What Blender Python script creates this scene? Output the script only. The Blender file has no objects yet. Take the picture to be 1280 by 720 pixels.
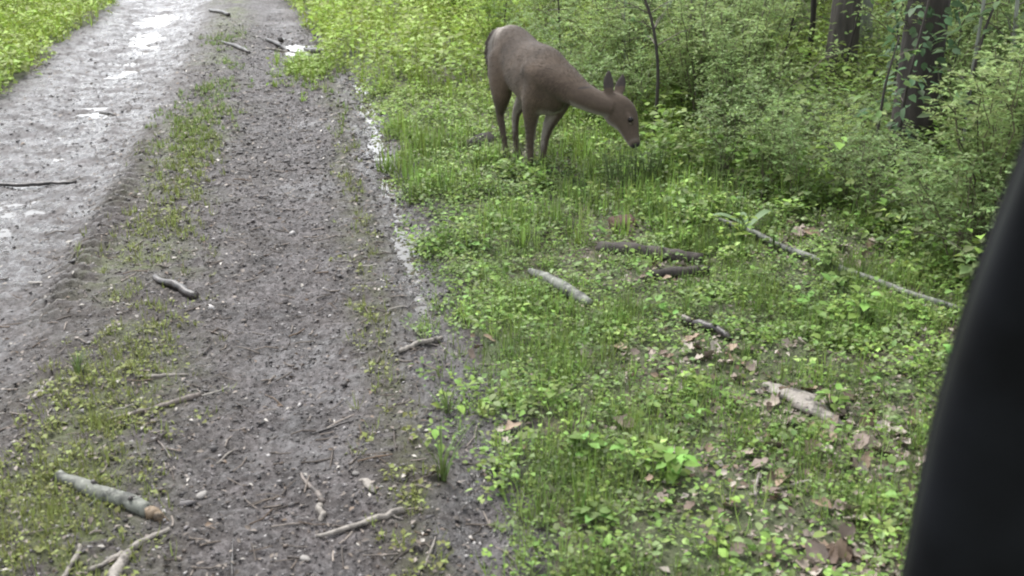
import bpy, bmesh, math, random
import numpy as np
from mathutils import Vector, Matrix

random.seed(7)
rng = np.random.default_rng(7)
scene = bpy.context.scene
COL = scene.collection
R = math.radians

# ------------------------------------------------------------------ camera
PITCH, YAW, EYE = R(20.735), R(10.15), 1.8
cf = Vector((math.sin(YAW)*math.cos(PITCH), math.cos(YAW)*math.cos(PITCH), -math.sin(PITCH)))
cr = Vector((math.cos(YAW), -math.sin(YAW), 0))
cu = cr.cross(cf)
cam = bpy.data.cameras.new("camera")
cam.sensor_width = 36
cam.lens = 39.4
cam.clip_start = 0.05
cam.clip_end = 500
cam.dof.use_dof = True
cam.dof.focus_distance = 6.3
cam.dof.aperture_fstop = 4.5
cam_ob = bpy.data.objects.new("camera", cam)
cam_ob.matrix_world = Matrix(((cr.x, cu.x, -cf.x, 0), (cr.y, cu.y, -cf.y, 0), (cr.z, cu.z, -cf.z, EYE), (0, 0, 0, 1)))
COL.objects.link(cam_ob)
scene.camera = cam_ob
scene.cycles.filter_width = 2.1

# ------------------------------------------------------------------ sky, sun, exposure
SUN_EL, SUN_ROT = R(58), R(-20)
world = bpy.data.worlds.new("World")
scene.world = world
world.use_nodes = True
wn = world.node_tree
sky = wn.nodes.new("ShaderNodeTexSky")
sky.sky_type = 'NISHITA'
sky.sun_disc = False
sky.sun_elevation = SUN_EL
sky.sun_rotation = SUN_ROT
hsv = wn.nodes.new("ShaderNodeHueSaturation")
hsv.inputs["Saturation"].default_value = 0.2
wn.links.new(sky.outputs[0], hsv.inputs["Color"])
bgn = wn.nodes["Background"]
wn.links.new(hsv.outputs[0], bgn.inputs[0])
bgn.inputs[1].default_value = 0.15
sun = bpy.data.lights.new("sun", 'SUN')
sun.energy = 1.5
sun.angle = R(25)
sun.color = (1.0, 0.97, 0.92)
sun_ob = bpy.data.objects.new("sun", sun)
sd = Vector((math.sin(SUN_ROT)*math.cos(SUN_EL), math.cos(SUN_ROT)*math.cos(SUN_EL), math.sin(SUN_EL)))
sun_ob.rotation_euler = sd.to_track_quat('Z', 'Y').to_euler()
sun_ob.location = (0, 0, 30)
COL.objects.link(sun_ob)
scene.view_settings.view_transform = 'Standard'
scene.view_settings.look = 'None'
scene.view_settings.gamma = 1.0
scene.view_settings.use_curve_mapping = False
scene.view_settings.exposure = 1.8
scene.cycles.max_bounces = 6
scene.cycles.diffuse_bounces = 3
scene.cycles.glossy_bounces = 3
scene.cycles.transmission_bounces = 3
scene.cycles.transparent_max_bounces = 4


# ------------------------------------------------------------------ numeric helpers
def vnoise(x, y, seed=0):
    x = np.asarray(x, float); y = np.asarray(y, float)
    xi = np.floor(x).astype(np.int64); yi = np.floor(y).astype(np.int64)
    fx = x-xi; fy = y-yi
    fx = fx*fx*(3-2*fx); fy = fy*fy*(3-2*fy)

    def h(a, b):
        n = (a*374761393+b*668265263+seed*974711) & 0xffffffff
        n = ((n ^ (n >> 13))*1274126177) & 0xffffffff
        n = n ^ (n >> 16)
        return (n & 0xffff)/65535.0
    return (h(xi, yi)*(1-fx)+h(xi+1, yi)*fx)*(1-fy)+(h(xi, yi+1)*(1-fx)+h(xi+1, yi+1)*fx)*fy


def fbm(x, y, scale, octs=3, seed=0):
    s = 0; a = 1.0; t = 0; f = 1/scale
    for o in range(octs):
        s = s+a*vnoise(np.asarray(x)*f+17.3*o, np.asarray(y)*f-9.1*o, seed+o); t += a
        a *= 0.5; f *= 2.03
    return s/t


def sst(a, b, x):
    t = np.clip((np.asarray(x, float)-a)/(b-a), 0, 1)
    return t*t*(3-2*t)


def gauss(x, c, w):
    return np.exp(-((x-c)/w)**2)


def edge_r(y):          # right edge of the track
    return np.interp(y, [0, 2.2, 4, 7, 9, 10.3, 11.0, 11.7, 13, 16.5, 22, 40], [.36, .38, .46, .52, .5, .36, .1, .15, .12, -.25, -.8, -3])+0.22*(fbm(np.asarray(y), np.asarray(y)*0+3.3, .35, 2, 5)-.5)


def edge_l(y):          # left edge of the track
    return np.interp(y, [0, 8, 12, 16.5, 22, 40], [-2.6, -2.62, -2.55, -2.6, -3.2, -5.5])+0.3*(fbm(np.asarray(y), np.asarray(y)*0+8.1, .5, 2, 6)-.5)


def xbound(y):          # where the verge turns into undergrowth
    return np.interp(y, [2, 4.1, 5.1, 5.7, 6.3, 7.0, 9.2, 13.8, 20], [2.85, 2.73, 2.62, 2.3, 2.08, 2.05, 1.75, 1.5, 1.2])


def bend(y):            # gentle bend of the ruts far ahead
    return np.interp(y, [0, 10, 16, 24, 40], [0, 0, -.12, -.8, -3.2])


def z_track(x, y):
    x = np.asarray(x, float)-bend(y); y = np.asarray(y, float)
    z = 0.0
    z = z-0.045*gauss(x, -1.72, .42)-0.02*gauss(x, -1.3, .12)
    z = z-0.022*gauss(x, -.12, .26)
    z = z-0.03*gauss(x, .43, .10)
    z = z+0.018*gauss(x, -.82, .22)
    z = z+0.03*(fbm(x, y, .55, 3, 11)-.5)
    z = z+(0.016+.03*gauss(x, -1.75, .4))*(fbm(x, y, .13, 3, 12)-.5)
    z = z+.03*gauss(x, .43, .14)*(fbm(x, y, .07, 3, 16)-.5)
    r = np.abs(fbm(x, y, .035, 2, 13)-.5)
    z = z-0.012*(0.22-np.minimum(r, .22))/.22
    # pooled hollows far along the left rut and across the right one
    z = z-0.055*gauss(x, -1.85, .55)*sst(10.3, 11.6, y)*(1-sst(16.5, 18, y))
    z = z-0.03*gauss(x, .05, .45)*gauss(y, 12.3, .55)
    z = z+.06*(fbm(x*.35, y, .6, 2, 15)-.5)*sst(10.5, 11.6, y)
    # tyre tread lugs along the lip of the wet rut
    tread = (np.sin((y+0.35*np.abs(x+1.13))*2*math.pi/.12) > 0.0)*gauss(x, -1.15, .10)*sst(4.3, 5.2, y)*(1-sst(7.6, 8.6, y))
    z = z+0.034*tread
    return z


def z_ground(x, y):
    x = np.asarray(x, float); y = np.asarray(y, float)
    z = -.005+0.07*(fbm(x, y, 1.3, 3, 21)-.5)+0.03*(fbm(x, y, .22, 2, 22)-.5)
    z = z+0.12*sst(.25, 3.2, x-edge_r(y)) + 0.16*sst(0, 1.6, edge_l(y)-x)
    z = z+0.5*sst(6, 40, x)+0.4*sst(6, 40, -x)
    return z


def z_top(x, y):        # whichever surface is on top
    x = np.asarray(x, float); y = np.asarray(y, float)
    w = sst(0.0, .16, np.minimum(edge_r(y)+.24-x, x-edge_l(y)+.1))
    return z_ground(x, y)*(1-w)+z_track(x, y)*w


# ------------------------------------------------------------------ object helpers
def tag(o, label=None, cat=None, group=None, kind=None):
    if label: o["label"] = label
    if cat: o["category"] = cat
    if group: o["group"] = group
    if kind: o["kind"] = kind
    return o


def link(name, me, mat=None, parent=None, smooth=True):
    o = bpy.data.objects.new(name, me)
    COL.objects.link(o)
    if mat is not None and not me.materials:
        me.materials.append(mat)
    if parent is not None:
        o.parent = parent
    return o


def empty(name, loc, rz=0):
    o = bpy.data.objects.new(name, None)
    o.empty_display_size = .1
    o.location = loc
    o.rotation_euler = (0, 0, rz)
    COL.objects.link(o)
    return o


def np_mesh(name, V, F, tint=None, smooth=False):
    """V (n,3); F list of (m,k) int arrays"""
    me = bpy.data.meshes.new(name)
    V = np.ascontiguousarray(V, np.float32)
    me.vertices.add(len(V)); me.vertices.foreach_set("co", V.ravel())
    idx = np.concatenate([f.ravel() for f in F]).astype(np.int32)
    cnt = np.concatenate([np.full(len(f), f.shape[1], np.int32) for f in F])
    st = np.concatenate([[0], np.cumsum(cnt)[:-1]]).astype(np.int32)
    me.loops.add(len(idx)); me.loops.foreach_set("vertex_index", idx)
    me.polygons.add(len(cnt)); me.polygons.foreach_set("loop_start", st); me.polygons.foreach_set("loop_total", cnt)
    if smooth:
        me.polygons.foreach_set("use_smooth", np.ones(len(cnt), bool))
    if tint is not None:
        a = me.attributes.new("tint", 'FLOAT_COLOR', 'POINT')
        c = np.ones((len(V), 4), np.float32); c[:, :3] = tint
        a.data.foreach_set("color", c.ravel())
    me.update(calc_edges=True)
    return me


def nrm(a):
    return a/np.maximum(np.linalg.norm(a, axis=-1, keepdims=True), 1e-9)


class Stamp:
    """collects stamped small shapes into one mesh"""
    def __init__(s):
        s.V = []; s.F = []; s.T = []; s.n = 0

    def add(s, TV, TF, pos, axis, normal, L, W, tint, H=None):
        N = len(pos)
        if N == 0: return
        a = nrm(axis); side = nrm(np.cross(a, normal)); n = np.cross(side, a)
        L = np.broadcast_to(L, (N,)); W = np.broadcast_to(W, (N,)); H = L if H is None else np.broadcast_to(H, (N,))
        v = (pos[:, None, :]+side[:, None, :]*(TV[None, :, 0, None]*W[:, None, None])
             + a[:, None, :]*(TV[None, :, 1, None]*L[:, None, None])+n[:, None, :]*(TV[None, :, 2, None]*H[:, None, None]))
        k = len(TV)
        for f in TF:
            f = np.asarray(f)
            s.F.append(((np.arange(N)*k)[:, None, None]+f[None]+s.n).reshape(-1, f.shape[1]))
        s.V.append(v.reshape(-1, 3)); s.T.append(np.repeat(np.broadcast_to(tint, (N, 3)), k, axis=0))
        s.n += N*k

    def raw(s, V, F, tint):
        s.V.append(V)
        for f in F: s.F.append(f+s.n)
        s.T.append(np.broadcast_to(tint, (len(V), 3))); s.n += len(V)

    def mesh(s, name, smooth=False):
        by = {}
        for f in s.F: by.setdefault(f.shape[1], []).append(f)
        return np_mesh(name, np.concatenate(s.V), [np.concatenate(b) for b in by.values()], np.concatenate(s.T), smooth)


LEAF = (np.array([(0, 0, 0), (-.5, .42, .10), (0, .5, -.02), (.5, .42, .10), (0, 1, -.12)]), [np.array([(0, 2, 1), (0, 3, 2), (1, 2, 4), (2, 3, 4)])])
LEAF8 = (np.array([(0, 0, 0), (0, .33, .0), (0, .68, -.03), (0, 1, -.13), (-.38, .22, .09), (-.44, .58, .07), (.38, .22, .09), (.44, .58, .07)]),
         [np.array([(0, 1, 4), (2, 3, 5), (0, 6, 1), (2, 7, 3)]), np.array([(1, 2, 5, 4), (1, 6, 7, 2)])])
BLADE = (np.array([(-.5, 0, 0), (.5, 0, 0), (-.4, .45, .04), (.4, .45, .04), (-.2, .8, -.06), (.2, .8, -.06), (0, 1, -.2)]), [np.array([(0, 1, 3, 2), (2, 3, 5, 4)]), np.array([(4, 5, 6)])])


def chip(seed):
    r = np.random.default_rng(seed)
    v = np.array([(1, 0, 0), (-1, 0, 0), (0, 1, 0), (0, -1, 0), (0, 0, 1), (0, 0, -1)], float)*.5
    v = v+r.uniform(-.2, .2, v.shape)
    f = np.array([(0, 2, 4), (2, 1, 4), (1, 3, 4), (3, 0, 4), (2, 0, 5), (1, 2, 5), (3, 1, 5), (0, 3, 5)])
    return v, [f]


CHIPS = [chip(i) for i in range(6)]
UP = np.array([0, 0, 1.0])


def tube_np(P, rad, segs=5, cap=True, rough=0.0, seed=0, ry=1.0):
    """tapered tube through P (n,3)"""
    P = np.asarray(P, float); n = len(P)
    rad = np.broadcast_to(rad, (n,))
    t = nrm(np.gradient(P, axis=0))
    ref = np.array([0, 0, 1.0]) if abs(t[:, 2]).mean() < .8 else np.array([1.0, 0, 0])
    s = nrm(np.cross(t, ref)); b = np.cross(s, t)
    r = np.random.default_rng(seed)
    th = np.linspace(0, 2*math.pi, segs, endpoint=False)
    rr = rad[:, None]*(1+rough*r.uniform(-1, 1, (n, segs)))
    V = P[:, None]+s[:, None]*(np.cos(th)[None, :, None]*rr[..., None])+b[:, None]*(np.sin(th)[None, :, None]*rr[..., None]*ry)
    V = V.reshape(-1, 3)
    i = np.arange(n-1)[:, None]*segs; j = np.arange(segs)[None]
    q = np.stack([i+j, i+(j+1) % segs, i+segs+(j+1) % segs, i+segs+j], -1).reshape(-1, 4)
    F = [q]
    if cap:
        V = np.concatenate([V, P[:1], P[-1:]])
        k = np.arange(segs)
        F.append(np.concatenate([np.stack([(k+1) % segs, k, np.full(segs, n*segs)], -1), np.stack([(n-1)*segs+k, (n-1)*segs+(k+1) % segs, np.full(segs, n*segs+1)], -1)]))
    return V, F


def smooth_path(P, n):
    P = np.asarray(P, float)
    t = np.linspace(0, len(P)-1, n)
    out = np.stack([np.interp(t, np.arange(len(P)), P[:, c]) for c in range(P.shape[1])], -1)
    for _ in range(2):
        o = out.copy(); o[1:-1] = (out[:-2]+2*out[1:-1]+out[2:])/4; out = o
    return out


# ------------------------------------------------------------------ materials
def mat(name):
    m = bpy.data.materials.new(name)
    m.use_nodes = True
    nt = m.node_tree
    return m, nt, nt.nodes["Principled BSDF"], nt.nodes["Material Output"]


def N(nt, typ, **kw):
    n = nt.nodes.new(typ)
    for k, v in kw.items():
        if k in n.inputs: n.inputs[k].default_value = v
        else: setattr(n, k, v)
    return n


def mixrgb(nt, a, b, fac, blend='MIX'):
    n = nt.nodes.new("ShaderNodeMix"); n.data_type = 'RGBA'; n.blend_type = blend
    for sock, v in ((n.inputs[0], fac), (n.inputs[6], a), (n.inputs[7], b)):
        if hasattr(v, "links") or isinstance(v, bpy.types.NodeSocket): nt.links.new(v, sock)
        else: sock.default_value = v if isinstance(v, (int, float)) else (*v, 1)
    return n.outputs[2]


def mathn(nt, op, a, b=0.0, clamp=False):
    n = nt.nodes.new("ShaderNodeMath"); n.operation = op; n.use_clamp = clamp
    for sock, v in ((n.inputs[0], a), (n.inputs[1], b)):
        if isinstance(v, bpy.types.NodeSocket): nt.links.new(v, sock)
        else: sock.default_value = v
    return n.outputs[0]


def noise(nt, scale, detail=3, rough=.55, vec=None):
    n = N(nt, "ShaderNodeTexNoise", Scale=scale, Detail=detail, Roughness=rough)
    if vec is None:
        tc = nt.nodes.new("ShaderNodeTexCoord"); vec = tc.outputs["Object"]
    nt.links.new(vec, n.inputs["Vector"])
    return n.outputs["Fac"]


def ramp(nt, fac, stops):
    r = nt.nodes.new("ShaderNodeValToRGB")
    cr_ = r.color_ramp
    while len(cr_.elements) < len(stops): cr_.elements.new(.5)
    for e, (p, c) in zip(cr_.elements, stops):
        e.position = p; e.color = (*c, 1) if len(c) == 3 else c
    nt.links.new(fac, r.inputs[0])
    return r.outputs[0]


def bump(nt, bsdf, fac, strength, dist):
    b = N(nt, "ShaderNodeBump", Strength=strength, Distance=dist)
    nt.links.new(fac, b.inputs["Height"])
    nt.links.new(b.outputs[0], bsdf.inputs["Normal"])
    return b


def leaf_mat(name, trans=.35, rough=.5, lo=.65, hi=1.4):
    m, nt, bs, out = mat(name)
    at = N(nt, "ShaderNodeAttribute", attribute_name="tint")
    geo = nt.nodes.new("ShaderNodeNewGeometry")
    mr = N(nt, "ShaderNodeMapRange"); mr.inputs["To Min"].default_value = lo; mr.inputs["To Max"].default_value = hi
    nt.links.new(geo.outputs["Random Per Island"], mr.inputs["Value"])
    h = nt.nodes.new("ShaderNodeHueSaturation")
    nt.links.new(at.outputs["Color"], h.inputs["Color"]); nt.links.new(mr.outputs[0], h.inputs["Value"])
    hm = mathn(nt, 'MULTIPLY_ADD', geo.outputs["Random Per Island"], .04)
    hm.node.inputs[2].default_value = .48
    nt.links.new(hm, h.inputs["Hue"])
    nt.links.new(h.outputs[0], bs.inputs["Base Color"])
    bs.inputs["Roughness"].default_value = rough
    bs.inputs["Specular IOR Level"].default_value = .22
    if trans > 0:
        tr = nt.nodes.new("ShaderNodeBsdfTranslucent")
        nt.links.new(h.outputs[0], tr.inputs["Color"])
        mx = N(nt, "ShaderNodeMixShader"); mx.inputs[0].default_value = trans
        nt.links.new(bs.outputs[0], mx.inputs[1]); nt.links.new(tr.outputs[0], mx.inputs[2])
        nt.links.new(mx.outputs[0], out.inputs[0])
    return m


def bark_mat(name, c1, c2, c3, scale=14, rough=.85, stretch=.18, bstr=.8, bd=.02):
    m, nt, bs, out = mat(name)
    tc = nt.nodes.new("ShaderNodeTexCoord")
    mp = N(nt, "ShaderNodeMapping"); mp.inputs["Scale"].default_value = (1, 1, stretch)
    nt.links.new(tc.outputs["Object"], mp.inputs[0])
    f = noise(nt, scale, 5, .65, mp.outputs[0])
    g = noise(nt, 3.0, 3, .6)
    col = ramp(nt, f, [(.3, c1), (.5, c2), (.72, c3)])
    col = mixrgb(nt, col, c3, mathn(nt, 'MULTIPLY', g, .4))
    if stretch == 1:
        pt = noise(nt, 16, 5, .7)
        col = mixrgb(nt, col, tuple(c*.45 for c in c1), ramp(nt, pt, [(.52, (0, 0, 0)), (.6, (.85, .85, .85))]))
        col = mixrgb(nt, col, tuple(c*1.25 for c in c3), ramp(nt, pt, [(.36, (.7, .7, .7)), (.42, (0, 0, 0))]))
    nt.links.new(col, bs.inputs["Base Color"])
    bs.inputs["Roughness"].default_value = rough
    bump(nt, bs, f, bstr, bd)
    return m


def mud_mat():
    m, nt, bs, out = mat("wet_mud")
    at = N(nt, "ShaderNodeAttribute", attribute_name="tint")        # r wetness, g moss, b leafy soil
    sep = nt.nodes.new("ShaderNodeSeparateColor"); nt.links.new(at.outputs["Color"], sep.inputs[0])
    wet, moss, soil = sep.outputs[0], sep.outputs[1], sep.outputs[2]
    n1 = noise(nt, 2.2, 4, .6); n2 = noise(nt, 38, 4, .7); n3 = noise(nt, 150, 3, .6); n4 = noise(nt, 9, 3, .6)
    c = ramp(nt, n2, [(.32, (.017, .0155, .0155)), (.5, (.052, .047, .047)), (.68, (.145, .134, .133))])
    c = mixrgb(nt, c, (.085, .069, .062), mathn(nt, 'MULTIPLY', n1, .4))
    n5 = noise(nt, 5.5, 4, .65)
    c = mixrgb(nt, c, ramp(nt, n5, [(.32, (.55, .55, .55)), (.66, (1.35, 1.35, 1.37))]), 1.0, 'MULTIPLY')
    fl = ramp(nt, n3, [(.6, (0, 0, 0)), (.72, (1, 1, 1))])
    c = mixrgb(nt, c, (.26, .243, .235), mathn(nt, 'MULTIPLY', fl, .8))
    c = mixrgb(nt, c, (.04, .032, .025), mathn(nt, 'MULTIPLY', soil, .75))
    mo = mathn(nt, 'MULTIPLY', moss, ramp(nt, n4, [(.35, (0, 0, 0)), (.6, (1, 1, 1))]))
    c = mixrgb(nt, c, (.09, .11, .035), mathn(nt, 'MULTIPLY', mo, .8))
    n6 = noise(nt, 6.5, 4, .65)
    wf = mathn(nt, 'MULTIPLY', wet, ramp(nt, n6, [(.40, (.22, .22, .22)), (.56, (1, 1, 1))]))
    c = mixrgb(nt, c, (.02, .018, .018), mathn(nt, 'MULTIPLY', wf, .6))
    nt.links.new(c, bs.inputs["Base Color"])
    rg = N(nt, "ShaderNodeMapRange"); rg.inputs["To Min"].default_value = .62; rg.inputs["To Max"].default_value = .13
    nt.links.new(wf, rg.inputs["Value"]); nt.links.new(rg.outputs[0], bs.inputs["Roughness"])
    sp_ = N(nt, "ShaderNodeMapRange"); sp_.inputs["To Min"].default_value = .16; sp_.inputs["To Max"].default_value = .75
    nt.links.new(wf, sp_.inputs["Value"]); nt.links.new(sp_.outputs[0], bs.inputs["Specular IOR Level"])
    bump(nt, bs, mathn(nt, 'ADD', n2, mathn(nt, 'MULTIPLY', n3, .6)), .9, .014)
    return m


def soil_mat():
    m, nt, bs, out = mat("forest_soil")
    n1 = noise(nt, 1.4, 4, .6); n2 = noise(nt, 26, 4, .7); n3 = noise(nt, 90, 3, .6)
    c = ramp(nt, n2, [(.3, (.03, .024, .017)), (.5, (.07, .054, .038)), (.7, (.13, .10, .072))])
    c = mixrgb(nt, c, (.055, .075, .026), ramp(nt, n1, [(.32, (0, 0, 0)), (.58, (.85, .85, .85))]))
    nt.links.new(c, bs.inputs["Base Color"])
    bs.inputs["Roughness"].default_value = .8
    bump(nt, bs, mathn(nt, 'ADD', n2, n3), .8, .02)
    return m


def plain_tint(name, rough=.6, lo=.7, hi=1.3, spec=.4):
    m, nt, bs, out = mat(name)
    at = N(nt, "ShaderNodeAttribute", attribute_name="tint")
    geo = nt.nodes.new("ShaderNodeNewGeometry")
    mr = N(nt, "ShaderNodeMapRange"); mr.inputs["To Min"].default_value = lo; mr.inputs["To Max"].default_value = hi
    nt.links.new(geo.outputs["Random Per Island"], mr.inputs["Value"])
    h = nt.nodes.new("ShaderNodeHueSaturation")
    nt.links.new(at.outputs["Color"], h.inputs["Color"]); nt.links.new(mr.outputs[0], h.inputs["Value"])
    nf = noise(nt, 70, 3)
    c = mixrgb(nt, h.outputs[0], ramp(nt, nf, [(.3, (.45, .45, .45)), (.65, (1.2, 1.2, 1.2))]), .7, 'MULTIPLY')
    nt.links.new(c, bs.inputs["Base Color"])
    bs.inputs["Roughness"].default_value = rough
    bs.inputs["Specular IOR Level"].default_value = spec
    bump(nt, bs, nf, .4, .003)
    return m


M_MUD = mud_mat(); M_SOIL = soil_mat()
M_LEAF = leaf_mat("green_leaf", .35, .55, .5, 1.5)
M_GRASS = leaf_mat("grass_blade", .3, .5)
M_SHRUB = leaf_mat("shrub_leaf", .5, .5, .6, 1.45)
M_CROWN = leaf_mat("crown_leaf", .35, .5)
M_DEAD = plain_tint("dead_leaf_brown", .6)
M_GRAV = plain_tint("wet_grit", .5, .5, 1.7, .25)
M_STEM = plain_tint("green_brown_stem", .6)
M_BARK = bark_mat("grey_brown_bark", (.022, .019, .017), (.062, .053, .047), (.125, .11, .098))
M_BARKD = bark_mat("dark_wet_bark", (.010, .008, .007), (.026, .021, .018), (.055, .045, .038))
M_BARKP = bark_mat("pale_lichen_bark", (.08, .085, .07), (.17, .18, .15), (.27, .28, .245), 20)
M_STKP = bark_mat("bleached_wood", (.075, .064, .054), (.16, .142, .122), (.27, .245, .215), 40, .7, 1, .5, .006)
M_STKB = bark_mat("brown_twig_bark", (.045, .036, .03), (.11, .09, .076), (.2, .17, .15), 45, .65, 1, .6, .006)
M_STKD = bark_mat("soaked_black_wood", (.012, .01, .009), (.028, .023, .021), (.06, .05, .046), 45, .4, 1, .6, .006)
M_STKG = bark_mat("grey_green_bark", (.035, .038, .03), (.095, .10, .082), (.21, .215, .185), 26, .7, 1, .6, .008)
M_RAW = bark_mat("broken_orange_wood", (.05, .032, .018), (.13, .088, .052), (.24, .19, .13), 40, .7, 1, .5, .006)

# ------------------------------------------------------------------ the ground and the track
def grid_mesh(name, xs, ys, zf, tintf=None):
    X, Y = np.meshgrid(xs, ys)
    Z = zf(X, Y)
    V = np.stack([X, Y, Z], -1).reshape(-1, 3)
    nx, ny = len(xs), len(ys)
    i = np.arange(ny-1)[:, None]*nx+np.arange(nx-1)[None]
    q = np.stack([i, i+1, i+nx+1, i+nx], -1).reshape(-1, 4)
    t = None if tintf is None else tintf(X, Y).reshape(-1, 3)
    return np_mesh(name, V, [q], t, True)


def geom(a, b, d0, k):
    out = [a]
    while out[-1] < b: out.append(out[-1]+max(d0, (out[-1]-a)*k+d0))
    return np.array(out)


gx = np.concatenate([-geom(4, 90, .3, .12)[::-1], np.arange(-3.9, .3, .12), np.arange(.3, 4.2, .045), geom(4.2, 90, .12, .1)])
gy = np.concatenate([-geom(0, 40, .6, .2)[::-1][:-1], np.arange(0, 2, .2), np.arange(2, 8, .05), geom(8, 140, .09, .06)])


def zg_sheet(x, y):
    w = sst(0.0, .14, np.minimum(edge_r(y)+.2-x, x-edge_l(y)+.06)-.02)
    return z_ground(x, y)*(1-w)+(z_track(x, y)-.12)*w


ground = link("ground", grid_mesh("ground", gx, gy, zg_sheet), M_SOIL)
tag(ground, "brown forest soil under the weeds beside the track", kind="structure")

tx = np.linspace(-3.1, 1.0, 330)
ty = np.concatenate([np.arange(.6, 2.2, .05), 2.2*np.exp(np.linspace(0, math.log(18/2.2), 620)), np.arange(18.2, 42, .4)])


def ztrack_sheet(x, y):
    w = sst(-.16, .02, np.minimum(edge_r(y)+.2-x, x-edge_l(y)+.06))
    return z_track(x, y)*w+(z_ground(x, y)-.10)*(1-w)


def track_zone(x, y):
    xb = x-bend(y)+.22*(fbm(x, y, .35, 3, 35)-.5)
    wet = gauss(xb, -1.72, .46)*sst(3.0, 4.2, y)
    wet = np.maximum(wet, gauss(xb, -1.95, .75)*sst(7, 10, y)*.8)
    wet = np.maximum(wet, gauss(xb, .42, .16)*(.45+.65*fbm(x, y, .5, 2, 31))*1.2)
    wet = np.maximum(wet, .5*gauss(xb, -.1, .3)*sst(.35, .75, fbm(x, y, .6, 2, 32)))
    wet = np.maximum(wet, .8*sst(-1.05, -1.35, xb)*sst(-2.6, -2.3, xb)*sst(3.5, 5.5, y))
    wet = np.maximum(wet, .12)
    moss = gauss(xb, -.84, .24)*sst(.3, .6, fbm(x, y, .5, 3, 33))*.9+.7*gauss(x, -1.0, .2)*gauss(y, 2.85, .35)+.35*gauss(xb, .2, .09)
    soil = np.clip(gauss(xb, -.95, .35)*.6+.5*sst(.5, .8, fbm(x, y, .4, 3, 34))+.6*gauss(xb, .2, .12)+.5*sst(.02, -.25, edge_r(y)-x), 0, 1)
    return np.stack([np.clip(wet, 0, 1), np.clip(moss, 0, 1), soil], -1)


track = link("dirt_track", grid_mesh("dirt_track", tx, ty, ztrack_sheet, track_zone), M_MUD)
tag(track, "muddy grey gravel track with wheel ruts and wet patches", kind="structure")


def water_mat():
    m, nt, bs, out = mat("muddy_water")
    bs.inputs["Base Color"].default_value = (.06, .052, .04, 1)
    bs.inputs["Roughness"].default_value = .03
    bs.inputs["IOR"].default_value = 1.333
    bs.inputs["Specular IOR Level"].default_value = .6
    bump(nt, bs, noise(nt, 7, 2), .05, .01)
    return m


M_WATER = water_mat()


def puddle(x0, x1, y0, y1, z, label):
    me = grid_mesh("puddle", np.linspace(x0, x1, 8), np.linspace(y0, y1, 8), lambda x, y: x*0+z)
    o = link("puddle", me, M_WATER)
    tag(o, label, kind="structure")


puddle(-2.7, -1.15, 9.5, 18, -.092, "shallow puddles pooled in the far left wheel rut")
puddle(-.6, .55, 11.6, 13.1, -.044, "small puddle by the branches across the right wheel rut")
puddle(.1, .75, 4.2, 10, -.0315, "broken strip of rain water along the right edge of the track")
puddle(-2.5, -1.2, 3.4, 9.5, -.0575, "thin film of rain water in the left wheel rut")

# ------------------------------------------------------------------ grit and litter on the track
def scatter(n, x0, x1, ylo, yhi, p=1.0):
    """more points near the viewer's end of the track"""
    u = rng.random(n)
    y = ylo*(yhi/ylo)**(u**p)
    x = rng.uniform(x0, x1, n)
    return x, y


def rand_dirs(n, up=.3):
    a = rng.uniform(0, 2*math.pi, n)
    return np.stack([np.cos(a), np.sin(a), rng.normal(0, up, n)], -1)


def on_track(x, y, m=0.0):
    return (x < edge_r(y)-m) & (x > edge_l(y)+m)


g = Stamp()
x, y = scatter(90000, -2.7, .85, 2.1, 14)
k = on_track(x, y, -.12) & (rng.random(len(x)) < 1-.82*sst(-.9, -1.1, x)*sst(3.6, 5, y))
x, y = x[k], y[k]
size = np.exp(rng.normal(math.log(.0072), .45, len(x)))*np.clip(y/5, .9, 1.5)
pos = np.stack([x, y, z_top(x, y)+size*.05], -1)
pal = np.array([(.048, .044, .043), (.095, .087, .086), (.02, .017, .016), (.23, .218, .21), (.062, .049, .04)])
tint = pal[rng.choice(5, len(x), p=[.32, .25, .2, .10, .13])]
for i in range(6):
    s = np.arange(len(x)) % 6 == i
    g.add(*CHIPS[i], pos[s], rand_dirs(s.sum(), .2), UP+rng.normal(0, .25, (s.sum(), 3)), size[s]*rng.uniform(.8, 2.2, s.sum()), size[s], tint[s], size[s]*rng.uniform(.25, .55, s.sum()))
tag(link("gravel", g.mesh("gravel"), M_GRAV), "wet grit and mud crumbs all over the track", kind="stuff")

# flat leaf scraps and short twigs trodden into the track
g = Stamp()
x, y = scatter(15000, -2.6, .7, 2.1, 15)
w = on_track(x, y, -.05) & (rng.random(len(x)) < .35+.65*gauss(x, -.9, .5)+.5*gauss(x, .25, .25)) & (rng.random(len(x)) < 1-.8*gauss(x, -1.75, .4))
x, y = x[w], y[w]
L = rng.uniform(.010, .030, len(x))*np.clip(y/5, .9, 1.6)
pal = np.array([(.11, .088, .07), (.19, .16, .135), (.055, .042, .033), (.33, .305, .27), (.085, .055, .033)])
g.add(*LEAF, np.stack([x, y, z_top(x, y)+.006], -1), rand_dirs(len(x), .25), UP+rng.normal(0, .35, (len(x), 3)), L, L*rng.uniform(.25, .7, len(x)), pal[rng.choice(5, len(x), p=[.30, .26, .23, .10, .11])])
for i in range(800):
    cx, cy = scatter(1, -1.5, .6, 2.2, 10)
    cx, cy = cx[0], cy[0]
    a = rng.uniform(0, math.pi); l = rng.uniform(.03, .11); d = np.array([math.cos(a), math.sin(a)])
    t = np.linspace(-.5, .5, 3)
    P = np.stack([cx+d[0]*l*t+rng.normal(0, .004, 3), cy+d[1]*l*t, 0*t], -1); P[:, 2] = z_top(P[:, 0], P[:, 1])+.005
    g.raw(*tube_np(P, rng.uniform(.0015, .0035), 4, False), pal[rng.choice(5, p=[.35, .2, .3, .05, .1])])
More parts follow.
